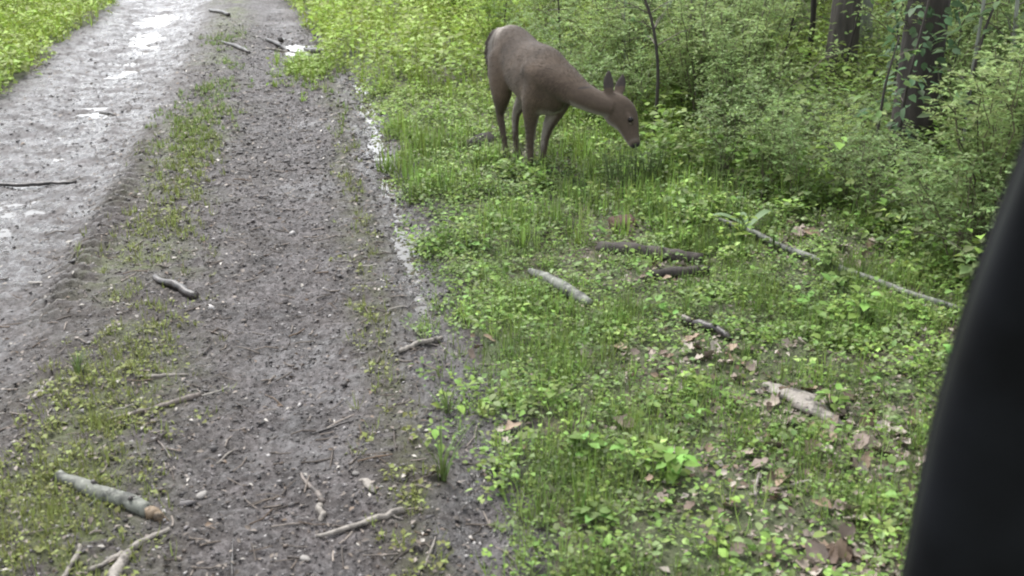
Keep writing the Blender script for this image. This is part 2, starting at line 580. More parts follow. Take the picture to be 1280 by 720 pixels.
tag(link("track_litter", g.mesh("track_litter"), M_DEAD), "scraps of leaf and twig trodden into the mud", kind="stuff")

# ------------------------------------------------------------------ verge plants
def cover(x, y):
    """how thick the low plants grow"""
    c = sst(-.12, .14, x-edge_r(y)+.25*(fbm(x, y, .3, 2, 43)-.5))
    bare = np.maximum(sst(.46, .62, fbm(x, y, .5, 3, 41)), .8*sst(.52, .62, fbm(x, y, .17, 2, 46)))
    patch = .95*gauss(x, 1.41, .28)*gauss(y, 3.7, .26)
    for bx, by in ((1.62, 3.28), (1.7, 2.86), (1.16, 2.82), (1.31, 2.44), (1.88, 3.0), (.55, 3.3), (.5, 4.1), (1.55, 4.75), (1.55, 5.4), (2.5, 4.7), (2.35, 5.0), (1.2, 2.6)):
        patch = np.maximum(patch, .95*np.exp(-((x-bx)/.24)**2-((y-by)/.2)**2))
    patch = np.clip(patch*(.3+1.1*fbm(x, y, .12, 2, 44)), 0, .9)
    seg = np.full(np.shape(x), 9.0)
    for (ax_, ay_), (bx, by) in (((.95, 4.83), (1.12, 4.35)), ((1.33, 5.1), (1.8, 4.82)), ((1.5, 4.66), (1.78, 4.69)), ((2.05, 5.35), (2.22, 4.75)), ((2.4, 4.25), (2.5, 4.05)), ((1.57, 3.5), (1.69, 3.11)), ((1.46, 4.07), (1.57, 3.87))):
        dx, dy = bx-ax_, by-ay_
        t_ = np.clip(((x-ax_)*dx+(y-ay_)*dy)/(dx*dx+dy*dy), 0, 1)
        seg = np.minimum(seg, np.hypot(x-ax_-t_*dx, (y-ay_-t_*dy+.03)*.8))
    c = c*(.25+.75*sst(.03, .13, seg))
    return c*(1-.52*bare)*(1-.95*patch)*(.6+.45*sst(.3, .6, fbm(x, y, .25, 2, 42)))


GREENS = np.array([(.122, .190, .045), (.160, .238, .055), (.158, .203, .085), (.205, .295, .065), (.088, .134, .042), (.25, .32, .10)])


def far_mix(y):
    return sst(5.5, 13, y)


def greens(n, y, p=(.27, .23, .22, .11, .13, .04), x=None):
    t = GREENS[rng.choice(6, n, p=p)]
    if x is not None: t = t*(.55+.95*fbm(x, y, .16, 2, 45))[:, None]
    lime = np.array((.32, .41, .06))
    f = (far_mix(y)*.6)[:, None]
    return t*(1-f)+lime*f


def rosettes(st, x, y, kmin, kmax, Lr, hr, tmpl, spread=.03, tint=None):
    n = len(x)
    if not n: return
    kk = rng.integers(kmin, kmax+1, n)
    idx = np.repeat(np.arange(n), kk); m = len(idx)
    a = rng.uniform(0, 2*math.pi, m)
    d = np.stack([np.cos(a), np.sin(a)], -1)
    sc = (rng.uniform(.7, 1.3, n)*(.55+1.0*fbm(x, y, .16, 2, 45)))[idx]
    r = rng.random(m)*spread*sc
    px, py = x[idx]+d[:, 0]*r, y[idx]+d[:, 1]*r
    hh = rng.uniform(hr[0], hr[1], m)*sc
    pos = np.stack([px, py, z_top(px, py)+hh], -1)
    ax = np.stack([d[:, 0], d[:, 1], rng.normal(.12, .32, m)], -1)
    L = rng.uniform(Lr[0], Lr[1], m)*sc
    t = (greens(n, y, x=x) if tint is None else np.broadcast_to(tint, (n, 3)))[idx]
    st.add(*tmpl, pos, ax, UP+rng.normal(0, .28, (m, 3)), L, L*rng.uniform(.5, .9, m), t)


def tufts(st, x, y, kmin, kmax, Lr, tint=None, lean=.5, wr=(.003, .006)):
    n = len(x)
    if not n: return
    kk = rng.integers(kmin, kmax+1, n)
    idx = np.repeat(np.arange(n), kk); m = len(idx)
    a = rng.uniform(0, 2*math.pi, m); d = np.stack([np.cos(a), np.sin(a)], -1)
    r = rng.random(m)*.025
    px, py = x[idx]+d[:, 0]*r, y[idx]+d[:, 1]*r
    ln = np.abs(rng.normal(0, lean, m))
    ax = np.stack([d[:, 0]*ln, d[:, 1]*ln, np.ones(m)], -1)
    nn = np.stack([-d[:, 0], -d[:, 1], np.full(m, .3)], -1)
    L = rng.uniform(Lr[0], Lr[1], m)*rng.uniform(.7, 1.3, n)[idx]
    t = (greens(n, y, (.3, .28, .12, .18, .06, .06), x) if tint is None else np.broadcast_to(tint, (n, 3)))[idx]
    st.add(*BLADE, np.stack([px, py, z_top(px, py)-.005], -1), ax, -nn, L, rng.uniform(wr[0], wr[1], m)*np.clip(y[idx]/4, 1, 2), t)


def thin(x, y, f):
    k = rng.random(len(x)) < f
    return x[k], y[k]


wl = Stamp(); wg = Stamp()
# right verge, close
x = rng.uniform(.2, 3.0, 23000); y = rng.uniform(2.0, 5.2, 23000)
x, y = thin(x, y, cover(x, y)); n_ = len(x)//2
rosettes(wl, x[:n_], y[:n_], 5, 9, (.010, .026), (.003, .042), LEAF8)
rosettes(wl, x[n_:], y[n_:], 4, 8, (.008, .019), (.003, .04), LEAF)
x, y = thin(*(lambda a: (a[0], a[1]))((rng.uniform(.2, 3.0, 17000), rng.uniform(2.0, 5.2, 17000))), 1)
k = rng.random(len(x)) < cover(x, y)*sst(.25, .6, fbm(x, y, .3, 2, 51))
tufts(wg, x[k], y[k], 4, 10, (.03, .11), None, .8, (.002, .0045))
x = rng.uniform(.3, 3.0, 120); y = rng.uniform(2.0, 5.2, 120); x, y = thin(x, y, cover(x, y))
rosettes(wl, x, y, 5, 8, (.03, .05), (.03, .09), LEAF8, .03, (.15, .26, .06))
# right verge, middle
x = rng.uniform(.1, 2.9, 16000); y = rng.uniform(5.2, 9.5, 16000); x, y = thin(x, y, cover(x, y))
rosettes(wl, x, y, 5, 9, (.015, .032), (.005, .075), LEAF)
x = rng.uniform(.1, 2.9, 5500); y = rng.uniform(5.2, 9.5, 5500); x, y = thin(x, y, cover(x, y)*sst(.3, .6, fbm(x, y, .4, 2, 52)))
tufts(wg, x, y, 4, 9, (.07, .19))
# right verge, far: knee-high bright growth
x = rng.uniform(-.6, 3.6, 9000); y = rng.uniform(9.5, 19, 9000); x, y = thin(x, y, cover(x, y))
rosettes(wl, x, y, 6, 10, (.03, .06), (.02, .22), LEAF, .06)
x = rng.uniform(-.6, 3.6, 2600); y = rng.uniform(9.5, 19, 2600); x, y = thin(x, y, cover(x, y))
tufts(wg, x, y, 4, 8, (.10, .30))
# left verge
x = rng.uniform(-6, -2.35, 9000); y = rng.uniform(8.5, 19.5, 9000); x, y = thin(x, y, sst(-.1, .25, edge_l(y)-x))
rosettes(wl, x, y, 6, 10, (.025, .055), (.01, .16), LEAF, .05)
x = rng.uniform(-6, -2.4, 3000); y = rng.uniform(8.5, 19.5, 3000); x, y = thin(x, y, sst(-.05, .25, edge_l(y)-x))
tufts(wg, x, y, 5, 9, (.08, .26))
# left verge beside the viewer, thinner
x = rng.uniform(-5, -2.4, 2600); y = rng.uniform(3, 8.5, 2600); x, y = thin(x, y, sst(-.1, .25, edge_l(y)-x))
rosettes(wl, x, y, 6, 10, (.025, .05), (.01, .12), LEAF, .05)
# under the shrubs
x = rng.uniform(1.4, 8, 13000); y = rng.uniform(3.5, 15, 13000); k = (x > xbound(y)) & (x < xbound(y)+5.5)
x, y = x[k], y[k]
rosettes(wl, x, y, 6, 10, (.025, .055), (.02, .22), LEAF, .06)
tag(link("low_weeds", wl.mesh("low_weeds"), M_LEAF), "low leafy weeds carpeting the verges on both sides", kind="stuff")
tag(link("verge_grass", wg.mesh("verge_grass"), M_GRASS), "thin grass blades growing among the verge weeds", kind="stuff")

# moss and sparse grass along the middle of the track
st = Stamp()
x, y = scatter(11000, -1.25, .45, 2.3, 14)
f = gauss(x-bend(y), -.84, .2)*sst(.38, .62, fbm(x, y, .55, 3, 33))*1.1+1.2*gauss(x, -1.02, .17)*gauss(y, 2.85, .33)+.25*gauss(x, .2, .08)
f = np.maximum(f, 1.1*gauss(x, -.80, .14)*gauss(y, 7.6, 1.9)); f = np.maximum(f, .9*gauss(x, -.93, .08)*gauss(y, 4.05, .25))
f = np.maximum(f, 1.0*gauss(x, -.05, .22)*gauss(y, 10.9, .7))
x, y = thin(x, y, f)
yl = np.array((.17, .185, .05)); n_ = len(x)
fa = sst(6, 10, y)
tufts(st, x, y, 4, 9, (.02, .06), np.array([(.16, .185, .055)])*(1-fa[:, None])+np.array([(.15, .22, .06)])*fa[:, None], .9, (.002, .005))
k = rng.random(n_) < .6
rosettes(st, x[k], y[k], 4, 8, (.008, .02), (.002, .02), LEAF, .03, np.array([(.175, .195, .055)]))
k = (rng.random(len(x)) < 1.3*gauss(x, 0.0, .24)*gauss(y, 10.7, .75)) & (y > 8)
tufts(st, x[k], y[k], 6, 11, (.05, .14), (.21, .29, .06), .6)
rosettes(st, x[k], y[k], 5, 9, (.02, .04), (.01, .08), LEAF, .06, (.21, .29, .06))
tag(link("moss_strip", st.mesh("moss_strip"), M_GRASS), "mossy yellow green growth along the middle hump of the track", kind="stuff")

# fallen leaf litter on the verge
st = Stamp()
x = rng.uniform(.3, 3.2, 30000); y = 2.0*(8/2.0)**rng.random(30000)
f = (.15+.85*(1-cover(x, y)))*sst(.1, .5, x-edge_r(y))*.9
f = f*(.35+.65*sst(.9, 1.5, x))
x, y = thin(x, y, f)
L = rng.uniform(.010, .036, len(x))
pal = np.array([(.16, .125, .098), (.23, .19, .155), (.085, .062, .046), (.32, .28, .24), (.13, .085, .052)])
st.add(*LEAF, np.stack([x, y, z_top(x, y)+.006], -1), rand_dirs(len(x), .3), UP+rng.normal(0, .4, (len(x), 3)), L, L*rng.uniform(.4, .9, len(x)), pal[rng.choice(5, len(x), p=[.3, .25, .22, .1, .13])])
tag(link("leaf_litter", st.mesh("leaf_litter"), M_DEAD), "fallen brown leaf litter showing through gaps in the verge weeds", kind="stuff")

# ------------------------------------------------------------------ single dead leaves and pebbles
def dead_leaf_mesh(seed):
    r = np.random.default_rng(seed)
    n = 7
    s = Stamp()
    t = np.linspace(0, 1, n)
    w = np.sin(np.pi*t**.8)*.36*(1+.25*np.sin(t*19+r.uniform(0, 6)))
    curl = r.uniform(.1, .5)
    V = []
    for i in range(n):
        for u in (-1, -.5, 0, .5, 1):
            V.append((u*w[i], t[i]-.5, curl*(u*w[i]*2)**2*.8+.18*(t[i]-.5)**2*r.uniform(.5, 2)+r.normal(0, .012)))
    i = np.arange(n-1)[:, None]*5+np.arange(4)[None]
    q = np.stack([i, i+1, i+6, i+5], -1).reshape(-1, 4)
    return np.array(V), [q]


DL_T = [(.27, .22, .18), (.17, .13, .105), (.36, .31, .265), (.12, .083, .062), (.25, .18, .125)]
dl_mesh = []
for i in range(10):
    V, F = dead_leaf_mesh(100+i)
    s = Stamp(); s.raw(V, F, DL_T[i % 5]); dl_mesh.append(s.mesh("dead_leaf", True))
    dl_mesh[-1].materials.append(M_DEAD)
spots = [(1.41, 3.7, 38, .2), (1.62, 3.25, 34, .16), (1.7, 2.86, 32, .15), (1.16, 2.84, 24, .14), (1.31, 2.44, 26, .14), (1.88, 3.0, 24, .13), (.6, 3.3, 8, .12), (.52, 4.1, 10, .12), (1.6, 4.72, 10, .15), (2.5, 4.75, 16, .2), (2.35, 5.05, 12, .15), (1.4, 3.0, 20, .4), (1.55, 5.4, 8, .1)]
for cx, cy, n, sd_ in spots:
    for i in range(n):
        px, py = cx+rng.normal(0, sd_), cy+rng.normal(0, sd_*.8)
        if px < edge_r(py)+.05: continue
        o = link("dead_leaf", dl_mesh[rng.integers(10)])
        sc = .03+.06*rng.random()**1.6
        o.location = (px, py, float(z_top(px, py))+.012+.012*rng.random())
        o.rotation_euler = (rng.normal(0, .5), rng.normal(0, .5), rng.uniform(0, 6.28)); o.scale = (sc, sc, sc)
        tag(o, "curled brown dead leaf lying among the verge weeds", "dead leaf", "dead leaves on the verge")


def stone_mesh(seed, rough=.25):
    bm = bmesh.new(); bmesh.ops.create_icosphere(bm, subdivisions=2, radius=.5)
    r = np.random.default_rng(seed); off = r.uniform(0, 50)
    for v in bm.verts:
        c = v.co
        v.co = c*(1+rough*2*(float(fbm(c.x*2+off, c.y*2+c.z*1.7, .8, 2, seed))-.5))
    me = bpy.data.meshes.new("pebble"); bm.to_mesh(me); bm.free()
    me.polygons.foreach_set("use_smooth", np.ones(len(me.polygons), bool))
    a = me.attributes.new("tint", 'FLOAT_COLOR', 'POINT')
    base = [(.10, .093, .087), (.07, .064, .06), (.145, .135, .125), (.05, .045, .043)][seed % 4]
    for d in a.data: d.color = (*base, 1)
    me.materials.append(M_GRAV)
    return me


peb = [stone_mesh(i) for i in range(8)]


def pebble(x, y, size, kind, label, group, sz=(1, .75, .5), rz=None):
    o = link("pebble", peb[kind])
    o.scale = (size*sz[0], size*sz[1], size*sz[2])
    o.location = (x, y, float(z_top(x, y))+size*.12)
    o.rotation_euler = (0, 0, rng.uniform(0, 6) if rz is None else rz)
    return tag(o, label, "stone", group)


pebble(-.41, 3.11, .042, 2, "pale rounded pebble on the gravel to the right of the broken birch branch", None)
pebble(-.1, 2.73, .034, 2, "white flat pebble on the mud below the long thin stick", None)
for i in range(70):
    x, y = scatter(1, -1.5, .35, 2.4, 9)
    if not on_track(x, y, .1)[0]: continue
    pebble(float(x[0]), float(y[0]), rng.uniform(.012, .026), int(rng.integers(8)), "small grey pebble pressed into the muddy track", "pebbles in the mud of the track")

# ------------------------------------------------------------------ sticks, branches, logs
def wood(name, pts, rad, m, label, cat, lift=0.4, segs=8, n=14, rough=.12, group=None, wob=.008, parent=None, zoff=None, ry=1.0):
    P = smooth_path(pts, n)
    zz = z_top(P[:, 0], P[:, 1])
    rr = np.interp(np.linspace(0, 1, n), np.linspace(0, 1, len(rad)), rad)
    if P.shape[1] == 2:
        zz = np.linspace(zz[0], zz[-1], n)*.5+zz*.5
        P = np.concatenate([P, (zz+rr*lift)[:, None]], 1)
    jt = rng.normal(0, wob, P.shape)*np.array([1, 1, .4])*min(1, rr.mean()*60)
    for _ in range(2): jt[1:-1] = (jt[:-2]+2*jt[1:-1]+jt[2:])/4
    P = P+jt
    base = P.mean(0)
    V, F = tube_np(P-base, rr, segs, True, rough, int(rng.integers(1e6)), ry)
    me = np_mesh(name, V, F, None, True)
    o = link(name, me, m)
    o.location = base
    if label: tag(o, label, cat, group)
    return o


def child_of(o, root):
    o.parent = root
    o.location = o.location-root.location
    return o


def mesh_child(name, V, F, m, root, tint=None, smooth=True):
    return link(name, np_mesh(name, V, F, tint, smooth), m, root)


# the birch-like branch at lower left, with a torn orange end
b = wood("branch", [(-.85, 3.25), (-.76, 3.165), (-.64, 3.08), (-.545, 3.0)], [.018, .024, .026, .022], M_STKG, "thick grey green branch with a torn orange end lying by the moss at lower left", "branch", .55, 12, 12, .09, None, .005)
for q, (ex, ey, er) in enumerate(((-.50, 2.95, .008), (-.515, 2.94, .007), (-.495, 2.965, .006))):
    sp = wood("splinter", [(-.545, 3.0), (ex, ey)], [er*1.4, er*.3], M_RAW, None, None, 1.0+q*.9, 6, 5, .3); child_of(sp, b)
for q, (p0, p1, rr_) in enumerate((((-.70, 3.12), (-.73, 3.06), .006), ((-.80, 3.2), (-.845, 3.19), .005))):
    child_of(wood("twig", [p0, p1], [rr_, rr_*.4], M_STKG, None, None, 1.5, 6, 6, .2), b)
e = wood("broken_end", [(-.548, 3.003), (-.53, 2.983), (-.515, 2.965)], [.021, .020, .013], M_RAW, None, None, .6, 11, 8, .35)
child_of(e, b); e["label"] = "torn orange brown wood at the end"
for q, (dx, dy) in enumerate(((-.72, 3.155), (-.6, 3.05))):
    kk = wood("knot", [(dx, dy, .03), (dx-.01, dy-.012, .05)], [.012, .006], M_STKD, None, None, 0, 7, 4, .2); child_of(kk, b)
# forked pale branch at the very bottom
b = wood("branch", [(-.6, 2.60), (-.6, 2.72), (-.575, 2.82)], [.02, .018, .014], M_STKP, "pale forked branch on the mud at the bottom edge", "branch", .5, 9, 12, .14)
for pts in ([(-.575, 2.82), (-.53, 2.875), (-.485, 2.91)], [(-.59, 2.80), (-.63, 2.77), (-.67, 2.735)]):
    child_of(wood("twig", pts, [.011, .006], M_STKP, None, None, .8, 7, 8, .12), b)
wood("stick", [(-.74, 2.70), (-.725, 2.78), (-.71, 2.85)], [.007, .008, .006], M_STKP, "short pale stick standing out from the moss in the bottom left corner", "stick")
b = wood("stick", [(-.76, 3.63), (-.6, 3.71), (-.46, 3.80)], [.006, .009, .011], M_STKB, "dark brown stick lying slanted below the green tuft on the track", "stick", .6)
child_of(wood("twig", [(-.66, 3.68), (-.69, 3.72)], [.004, .002], M_STKB, None, None, 1), b)
b = wood("stick", [(-.77, 5.03), (-.66, 4.92), (-.56, 4.8)], [.014, .02, .017], M_STKD, "short black soaked stick in the middle of the track", "stick", .9)
wood("stick", [(-1.05, 3.86), (-1.03, 4.06)], [.009, .007], M_STKP, "short cream stick pointing up the track beside the green tuft", "stick")
b = wood("stick", [(-.70, 3.95), (-.6, 3.97), (-.52, 3.985)], [.005, .009, .004], M_STKP, "thin bleached stick lying above the dark slanted stick", "stick")
b = wood("stick", [(-.07, 2.835), (.06, 2.87), (.2, 2.915)], [.005, .009, .010], M_STKP, "long thin pale stick lying across the right wheel track near the bottom", "stick", 1.1)
child_of(wood("twig", [(.15, 2.9), (.19, 2.87)], [.004, .002], M_STKP, None, None, 1), b)
wood("stick", [(-.115, 3.22), (-.085, 3.14), (-.04, 3.03)], [.004, .007, .009], M_STKB, "short brown stick pointing down at the pale stub", "stick")
wood("stick", [(-.05, 3.005), (-.05, 2.93)], [.010, .010], M_STKP, "stubby cream stick end at the foot of the short brown stick", "stick")
wood("stick", [(.09, 3.14), (.105, 3.07), (.11, 3.02)], [.012, .015, .008], M_STKP, "flat white bark chip on the mud left of the grass tuft", "bark chip", .3, 6, 8, .25, ry=.35)
b = wood("stick", [(.27, 4.06), (.36, 4.14), (.47, 4.22)], [.009, .011, .008], M_STKP, "pale straight stick at the right edge of the track", "stick", 1.1)
child_of(wood("twig", [(.4, 4.17), (.45, 4.16)], [.004, .002], M_STKP, None, None, 1), b)
wood("stick", [(-2.0, 7.09), (-1.7, 7.04), (-1.45, 7.05)], [.010, .013, .007], M_STKD, "thin black stick lying across the wet left rut", "stick", .9)
wood("stick", [(-2.4, 8.4), (-2.25, 8.5)], [.012, .010], M_STKD, "dark stick at the grassy left edge of the track", "stick")
wood("stick", [(-1.68, 9.3), (-1.52, 9.15)], [.010, .010], M_STKD, "small dark stick further up the wet left rut", "stick")
for i, (x, y) in enumerate(((-.55, 3.4), (-.35, 3.35), (.0, 3.5), (-.62, 3.55), (.25, 2.7), (-.3, 2.75), (-.45, 4.4), (.1, 5.2), (-1.3, 4.2), (-.2, 6.2), (-1.1, 3.4), (-.75, 4.3), (-.9, 5.6))):
    a = rng.uniform(0, 3.14); l = rng.uniform(.04, .09)
    wood("twig", [(x-math.cos(a)*l, y-math.sin(a)*l), (x, y+.01), (x+math.cos(a)*l, y+math.sin(a)*l)], [.003, .004, .002], (M_STKB, M_STKP, M_STKD)[i % 3], "small broken twig lying on the gravel of the track", "twig", 1.0, 5, 7, .1, "broken twigs on the track")
# in the verge
b = wood("log", [(.95, 4.83), (1.0, 4.68), (1.06, 4.5), (1.12, 4.35)], [.018, .028, .03, .02], M_STKG, "short grey rotting log half sunk in the verge weeds", "log", 1.2, 10, 14, .2)
wood("log", [(1.33, 5.1), (1.55, 4.95), (1.8, 4.82)], [.03, .038, .03], M_BARKD, "dark mossy log lying in the weeds below the deer's head", "log", .5, 10, 14, .2)
wood("log", [(1.5, 4.66), (1.63, 4.67), (1.78, 4.69)], [.022, .026, .018], M_BARKD, "short brown log just under the dark mossy log", "log", .9, 9, 10, .2)
b = wood("pole", [(2.02, 5.42), (2.13, 5.1), (2.22, 4.75), (2.33, 4.45), (2.45, 4.12), (2.62, 3.85)], [.011, .015, .015, .016, .014, .013], M_STKG, "long grey fallen pole slanting down towards the car pillar", "fallen branch", 1.7, 9, 26, .1)
child_of(wood("twig", [(2.22, 4.78), (2.36, 4.80), (2.46, 4.86)], [.008, .003], M_STKG, None, None, 2, 6, 7), b)
wood("wood_slab", [(1.57, 3.5), (1.6, 3.4), (1.64, 3.25), (1.69, 3.11)], [.02, .05, .05, .015], M_STKP, "flat pale rotten wood slab among dead leaves", "wood slab", .35, 8, 14, .25, ry=.35)
b = wood("bark_piece", [(1.46, 4.07), (1.5, 4.03), (1.54, 3.97), (1.57, 3.87)], [.008, .018, .02, .012], M_STKD, "black curved bark piece with a pale tip above the leaf patch", "bark", 1.3, 8, 12, .2)
child_of(wood("bark_tip", [(1.445, 4.10), (1.47, 4.06)], [.012, .012], M_STKP, None, None, 2.4, 7, 6), b)
wood("stick", [(1.22, 2.72), (1.24, 2.77), (1.29, 2.86)], [.005, .005, .003], M_STKP, "thin pale twig poking up from the leaf patch at lower right", "stick", 6)
wood("stick", [(1.31, 2.75), (1.42, 2.775)], [.004, .004], M_STKP, "thin pale twig lying flat right of the upright twig", "stick", 5)
wood("branch", [(-1.27, 15.6), (-1.12, 15.2), (-.96, 14.75)], [.016, .026, .024], M_STKD, "dark branch lying on the track at the top of the view", "branch", 1, 8, 10, .2)
wood("branch", [(-.9, 12.4), (-.75, 12.1), (-.6, 11.8)], [.014, .022, .016], M_STKD, "dark wet branch just left of the small far puddle", "branch", 1, 8, 10, .2)
b = wood("branch", [(-.45, 12.7), (-.3, 12.4), (-.22, 12.15)], [.018, .026, .018], M_STKD, "knobbly black branch in the small far puddle", "branch", 1.1, 8, 10, .3)
child_of(wood("twig", [(-.3, 12.4), (-.28, 12.5)], [.03, .02], M_STKD, None, None, 3, 7, 6, .2), b)
wood("branch", [(-.05, 12.25), (.05, 12.0), (.17, 11.8)], [.018, .028, .02], M_STKD, "black branch stub at the grassy end of the far puddle", "branch", 1.1, 8, 10, .3)
wood("stick", [(-.45, 12.25), (.0, 11.95)], [.012, .01], M_STKP, "pale stick at the front lip of the far puddle", "stick", 1)


def clod(name, x, y, s, m, label, cat, seed, squash=.6):
    me = stone_mesh(seed, .55).copy(); me.materials.clear(); me.materials.append(m)
    o = link(name, me); o.scale = (s, s*.8, s*squash); o.location = (x, y, float(z_top(x, y))+s*.15)
    return tag(o, label, cat)


clod("stump", 1.08, 7.32, .2, M_BARKD, "dark rotten stump behind the deer's hind legs", "stump", 3, .7)
clod("root_clod", 1.55, 5.42, .17, bark_mat("red_brown_rot", (.03, .014, .01), (.08, .04, .03), (.14, .08, .06), 30), "reddish brown rotten wood lump above the mossy log", "wood lump", 5, .5)


# broad strap leaves by the pole
def strap_leaf(root_xy, k, label):
    x0, y0 = root_xy
    root = empty("broadleaf_plant", (x0, y0, float(z_top(x0, y0))))
    tag(root, label, "plant")
    for a, L, el, W in k:
        t = np.linspace(0, 1, 9)
        hor = L*np.sin(t*1.25)/1.0; ver = L*el*(t-.75*t*t)
        w = W*np.sin(np.pi*np.clip(t*.94+.05, 0, 1))**.7
        d = np.array([math.cos(a), math.sin(a), 0]); sd_ = np.array([-d[1], d[0], 0])
        V = []
        for i in range(9):
            c = d*hor[i]+UP*(ver[i]+.03)
            V += [c-sd_*w[i]/2+UP*w[i]*.15, c, c+sd_*w[i]/2+UP*w[i]*.15]
        i = np.arange(8)[:, None]*3+np.arange(2)[None]
        q = np.stack([i, i+1, i+4, i+3], -1).reshape(-1, 4)
        mesh_child("leaf", np.array(V), [q], M_LEAF, root, (.15, .215, .11))
    return root


strap_leaf((2.13, 5.12), [(2.6, .20, .8, .05), (.5, .20, .9, .045), (1.6, .13, 1.2, .035)], "plant with broad pale grey green leaves at the upper end of the fallen pole")
strap_leaf((2.13, 5.55), [(3.0, .20, .9, .035), (5.9, .17, .9, .03)], "plant with two narrow pale leaves spread like wings at the undergrowth edge")


# separate weeds one can pick out
def weed(x, y, n, L, h, tint, label, blades=False, group=None):
    root = empty("grass_tuft" if blades else "weed_plant", (x, y, float(z_top(x, y))))
    st = Stamp()
    a = rng.uniform(0, 6.28, n); d = np.stack([np.cos(a), np.sin(a), 0*a], -1)
    if blades:
        ax = d*np.abs(rng.normal(0, .35, n))[:, None]+UP
        st.add(*BLADE, d*.02*rng.random((n, 1)), ax, -d+UP*.2, rng.uniform(.6, 1.1, n)*L, rng.uniform(.004, .007, n), np.array(tint)*rng.uniform(.8, 1.2, (n, 1)))
        link("blades", st.mesh("blades"), M_GRASS, root)
    else:
        hh = rng.uniform(.3, 1, n)*h
        rr = (.2+.8*rng.random(n))*(L*1.1+max(0, h-.12)*.6)
        st.add(*LEAF8, d*rr[:, None]*.6+UP*hh[:, None], d+UP*rng.normal(.1, .25, (n, 1)), UP+rng.normal(0, .2, (n, 3)), rng.uniform(.7, 1.2, n)*L, rng.uniform(.55, .8, n)*L, np.array(tint)*rng.uniform(.85, 1.15, (n, 1)))
        s2 = Stamp()
        for i in range(min(n, 24)):
            P = np.stack([np.zeros(3), d[i]*rr[i]*.4+UP*hh[i]*.6, d[i]*rr[i]*.6+UP*hh[i]])
            s2.raw(*tube_np(P, .0022, 3, False), (.1, .14, .05))
        link("foliage", st.mesh("foliage"), M_LEAF, root)
        link("stem", s2.mesh("stem"), M_STEM, root)
    return tag(root, label, "grass" if blades else "weed", group)


weed(1.03, 2.92, 22, .055, .09, (.15, .26, .05), "bright green leafy weed at lower right in front of the leaf patch")
weed(.80, 3.09, 20, .05, .08, (.13, .23, .05), "bright green weed on the verge, left of the brightest weed")
weed(.73, 2.72, 18, .045, .07, (.12, .2, .05), "leafy weed at the bottom edge of the verge")
weed(.33, 3.1, 26, .20, .1, (.11, .16, .05), "tall thin grass tuft on the right lip of the track", True)
weed(.40, 3.55, 16, .16, .1, (.11, .16, .05), "small thin grass tuft above the tall tuft on the track lip", True)
weed(-.93, 4.05, 40, .10, .1, (.115, .165, .06), "fine green tuft on the track beside the cream stick", True)
weed(1.71, 3.24, 14, .05, .08, (.14, .22, .05), "small green weed right of the pale wood slab")
weed(2.15, 3.9, 20, .06, .14, (.15, .24, .05), "lime green weed on the verge left of the car pillar")
weed(2.05, 5.0, 14, .05, .16, (.19, .28, .05), "lime weed in front of the fallen pole's upper end")
weed(1.95, 4.95, 12, .05, .14, (.2, .29, .05), "yellow green weed left of the broad pale leaves")
weed(1.5, 4.2, 20, .13, .1, (.14, .21, .06), "green grass tuft above the black bark piece", True)
for q, (wx, wy) in enumerate(((1.80, 6.02), (1.86, 6.05), (1.73, 6.03), (1.92, 6.1), (1.99, 6.2), (1.68, 6.1))):
    weed(wx, wy, 44, .028, .27, (.12, .175, .055), "leafy weed under the muzzle of the grazing deer", False, "weeds at the deer's muzzle")
for q, (wx, wy) in enumerate(((1.36, 6.36), (1.44, 6.4), (1.30, 6.45), (1.15, 6.85), (1.22, 6.75), (1.5, 6.5), (1.08, 6.95))):
    weed(wx, wy, 22, .028, .05, (.13, .205, .055), "low leafy weed around the hooves of the deer", False, "weeds at the deer's hooves")
weed(2.27, 4.5, 24, .04, .12, (.15, .22, .06), "leafy weed leaning over the middle of the fallen pole")
weed(2.16, 4.86, 18, .035, .10, (.13, .2, .06), "small leafy weed in front of the fallen pole near its upper end")
weed(2.2, 4.25, 18, .055, .12, (.13, .21, .05), "leafy weed growing below the fallen pole")


# ------------------------------------------------------------------ undergrowth shrubs
def shrub_parts(seed, height, radius, nstem, leafL, tint, density=1.0):
    r = np.random.default_rng(seed)
    lv = Stamp(); sv = Stamp()
    P_, A_, L_ = [], [], []
    for s in range(nstem):
        a = r.uniform(0, 6.28); tilt = abs(r.normal(.32, .22))
        d = np.array([math.cos(a), math.sin(a), 0])
        Ls = height*r.uniform(.55, 1.08)
        t = np.linspace(0, 1, 9)
        out = radius*.15*r.random()+radius*tilt*2*t**1.2
        z = Ls*(t-.22*tilt*t*t*1.6)
        P = d*out[:, None]+UP*z[:, None]+r.normal(0, .012, (9, 3)); P[0, 2] = -.03
        sv.raw(*tube_np(P, np.linspace(.006, .0018, 9)*height, 4, False), np.array((.10, .09, .055))*r.uniform(.6, 1.4))
        nn = int(27*Ls/.9*density)
        for q in range(nn):
            u = r.uniform(.18, 1)**.8*8
            i = min(int(u), 7); f = u-i
            c = P[i]*(1-f)+P[i+1]*f
            tw = nrm(np.array([r.normal(), r.normal(), r.normal(.25, .35)])); tl = r.uniform(.05, .17)
            e = c+tw*tl
            m = 4
            for w in range(m):
                ff = (w+1)/m
                for sg in (-1, 1):
                    sidev = np.cross(tw, UP); sidev = sidev/max(np.linalg.norm(sidev), .05)
                    P_.append(c+tw*tl*ff); A_.append(sidev*sg+tw*.6+UP*r.normal(.05, .3)); L_.append(leafL*r.uniform(.6, 1.25))
    P_ = np.array(P_); A_ = np.array(A_); L_ = np.array(L_)
    n = len(P_)
    tt = np.array(tint)*np.array((1.46, 1.42, 1.25))*(1+r.normal(0, .14, (n, 1)))
    lv.add(*LEAF, P_, A_, UP+r.normal(0, .35, (n, 3)), L_, L_*.52, tt)
    return lv.mesh("foliage"), sv.mesh("stem")


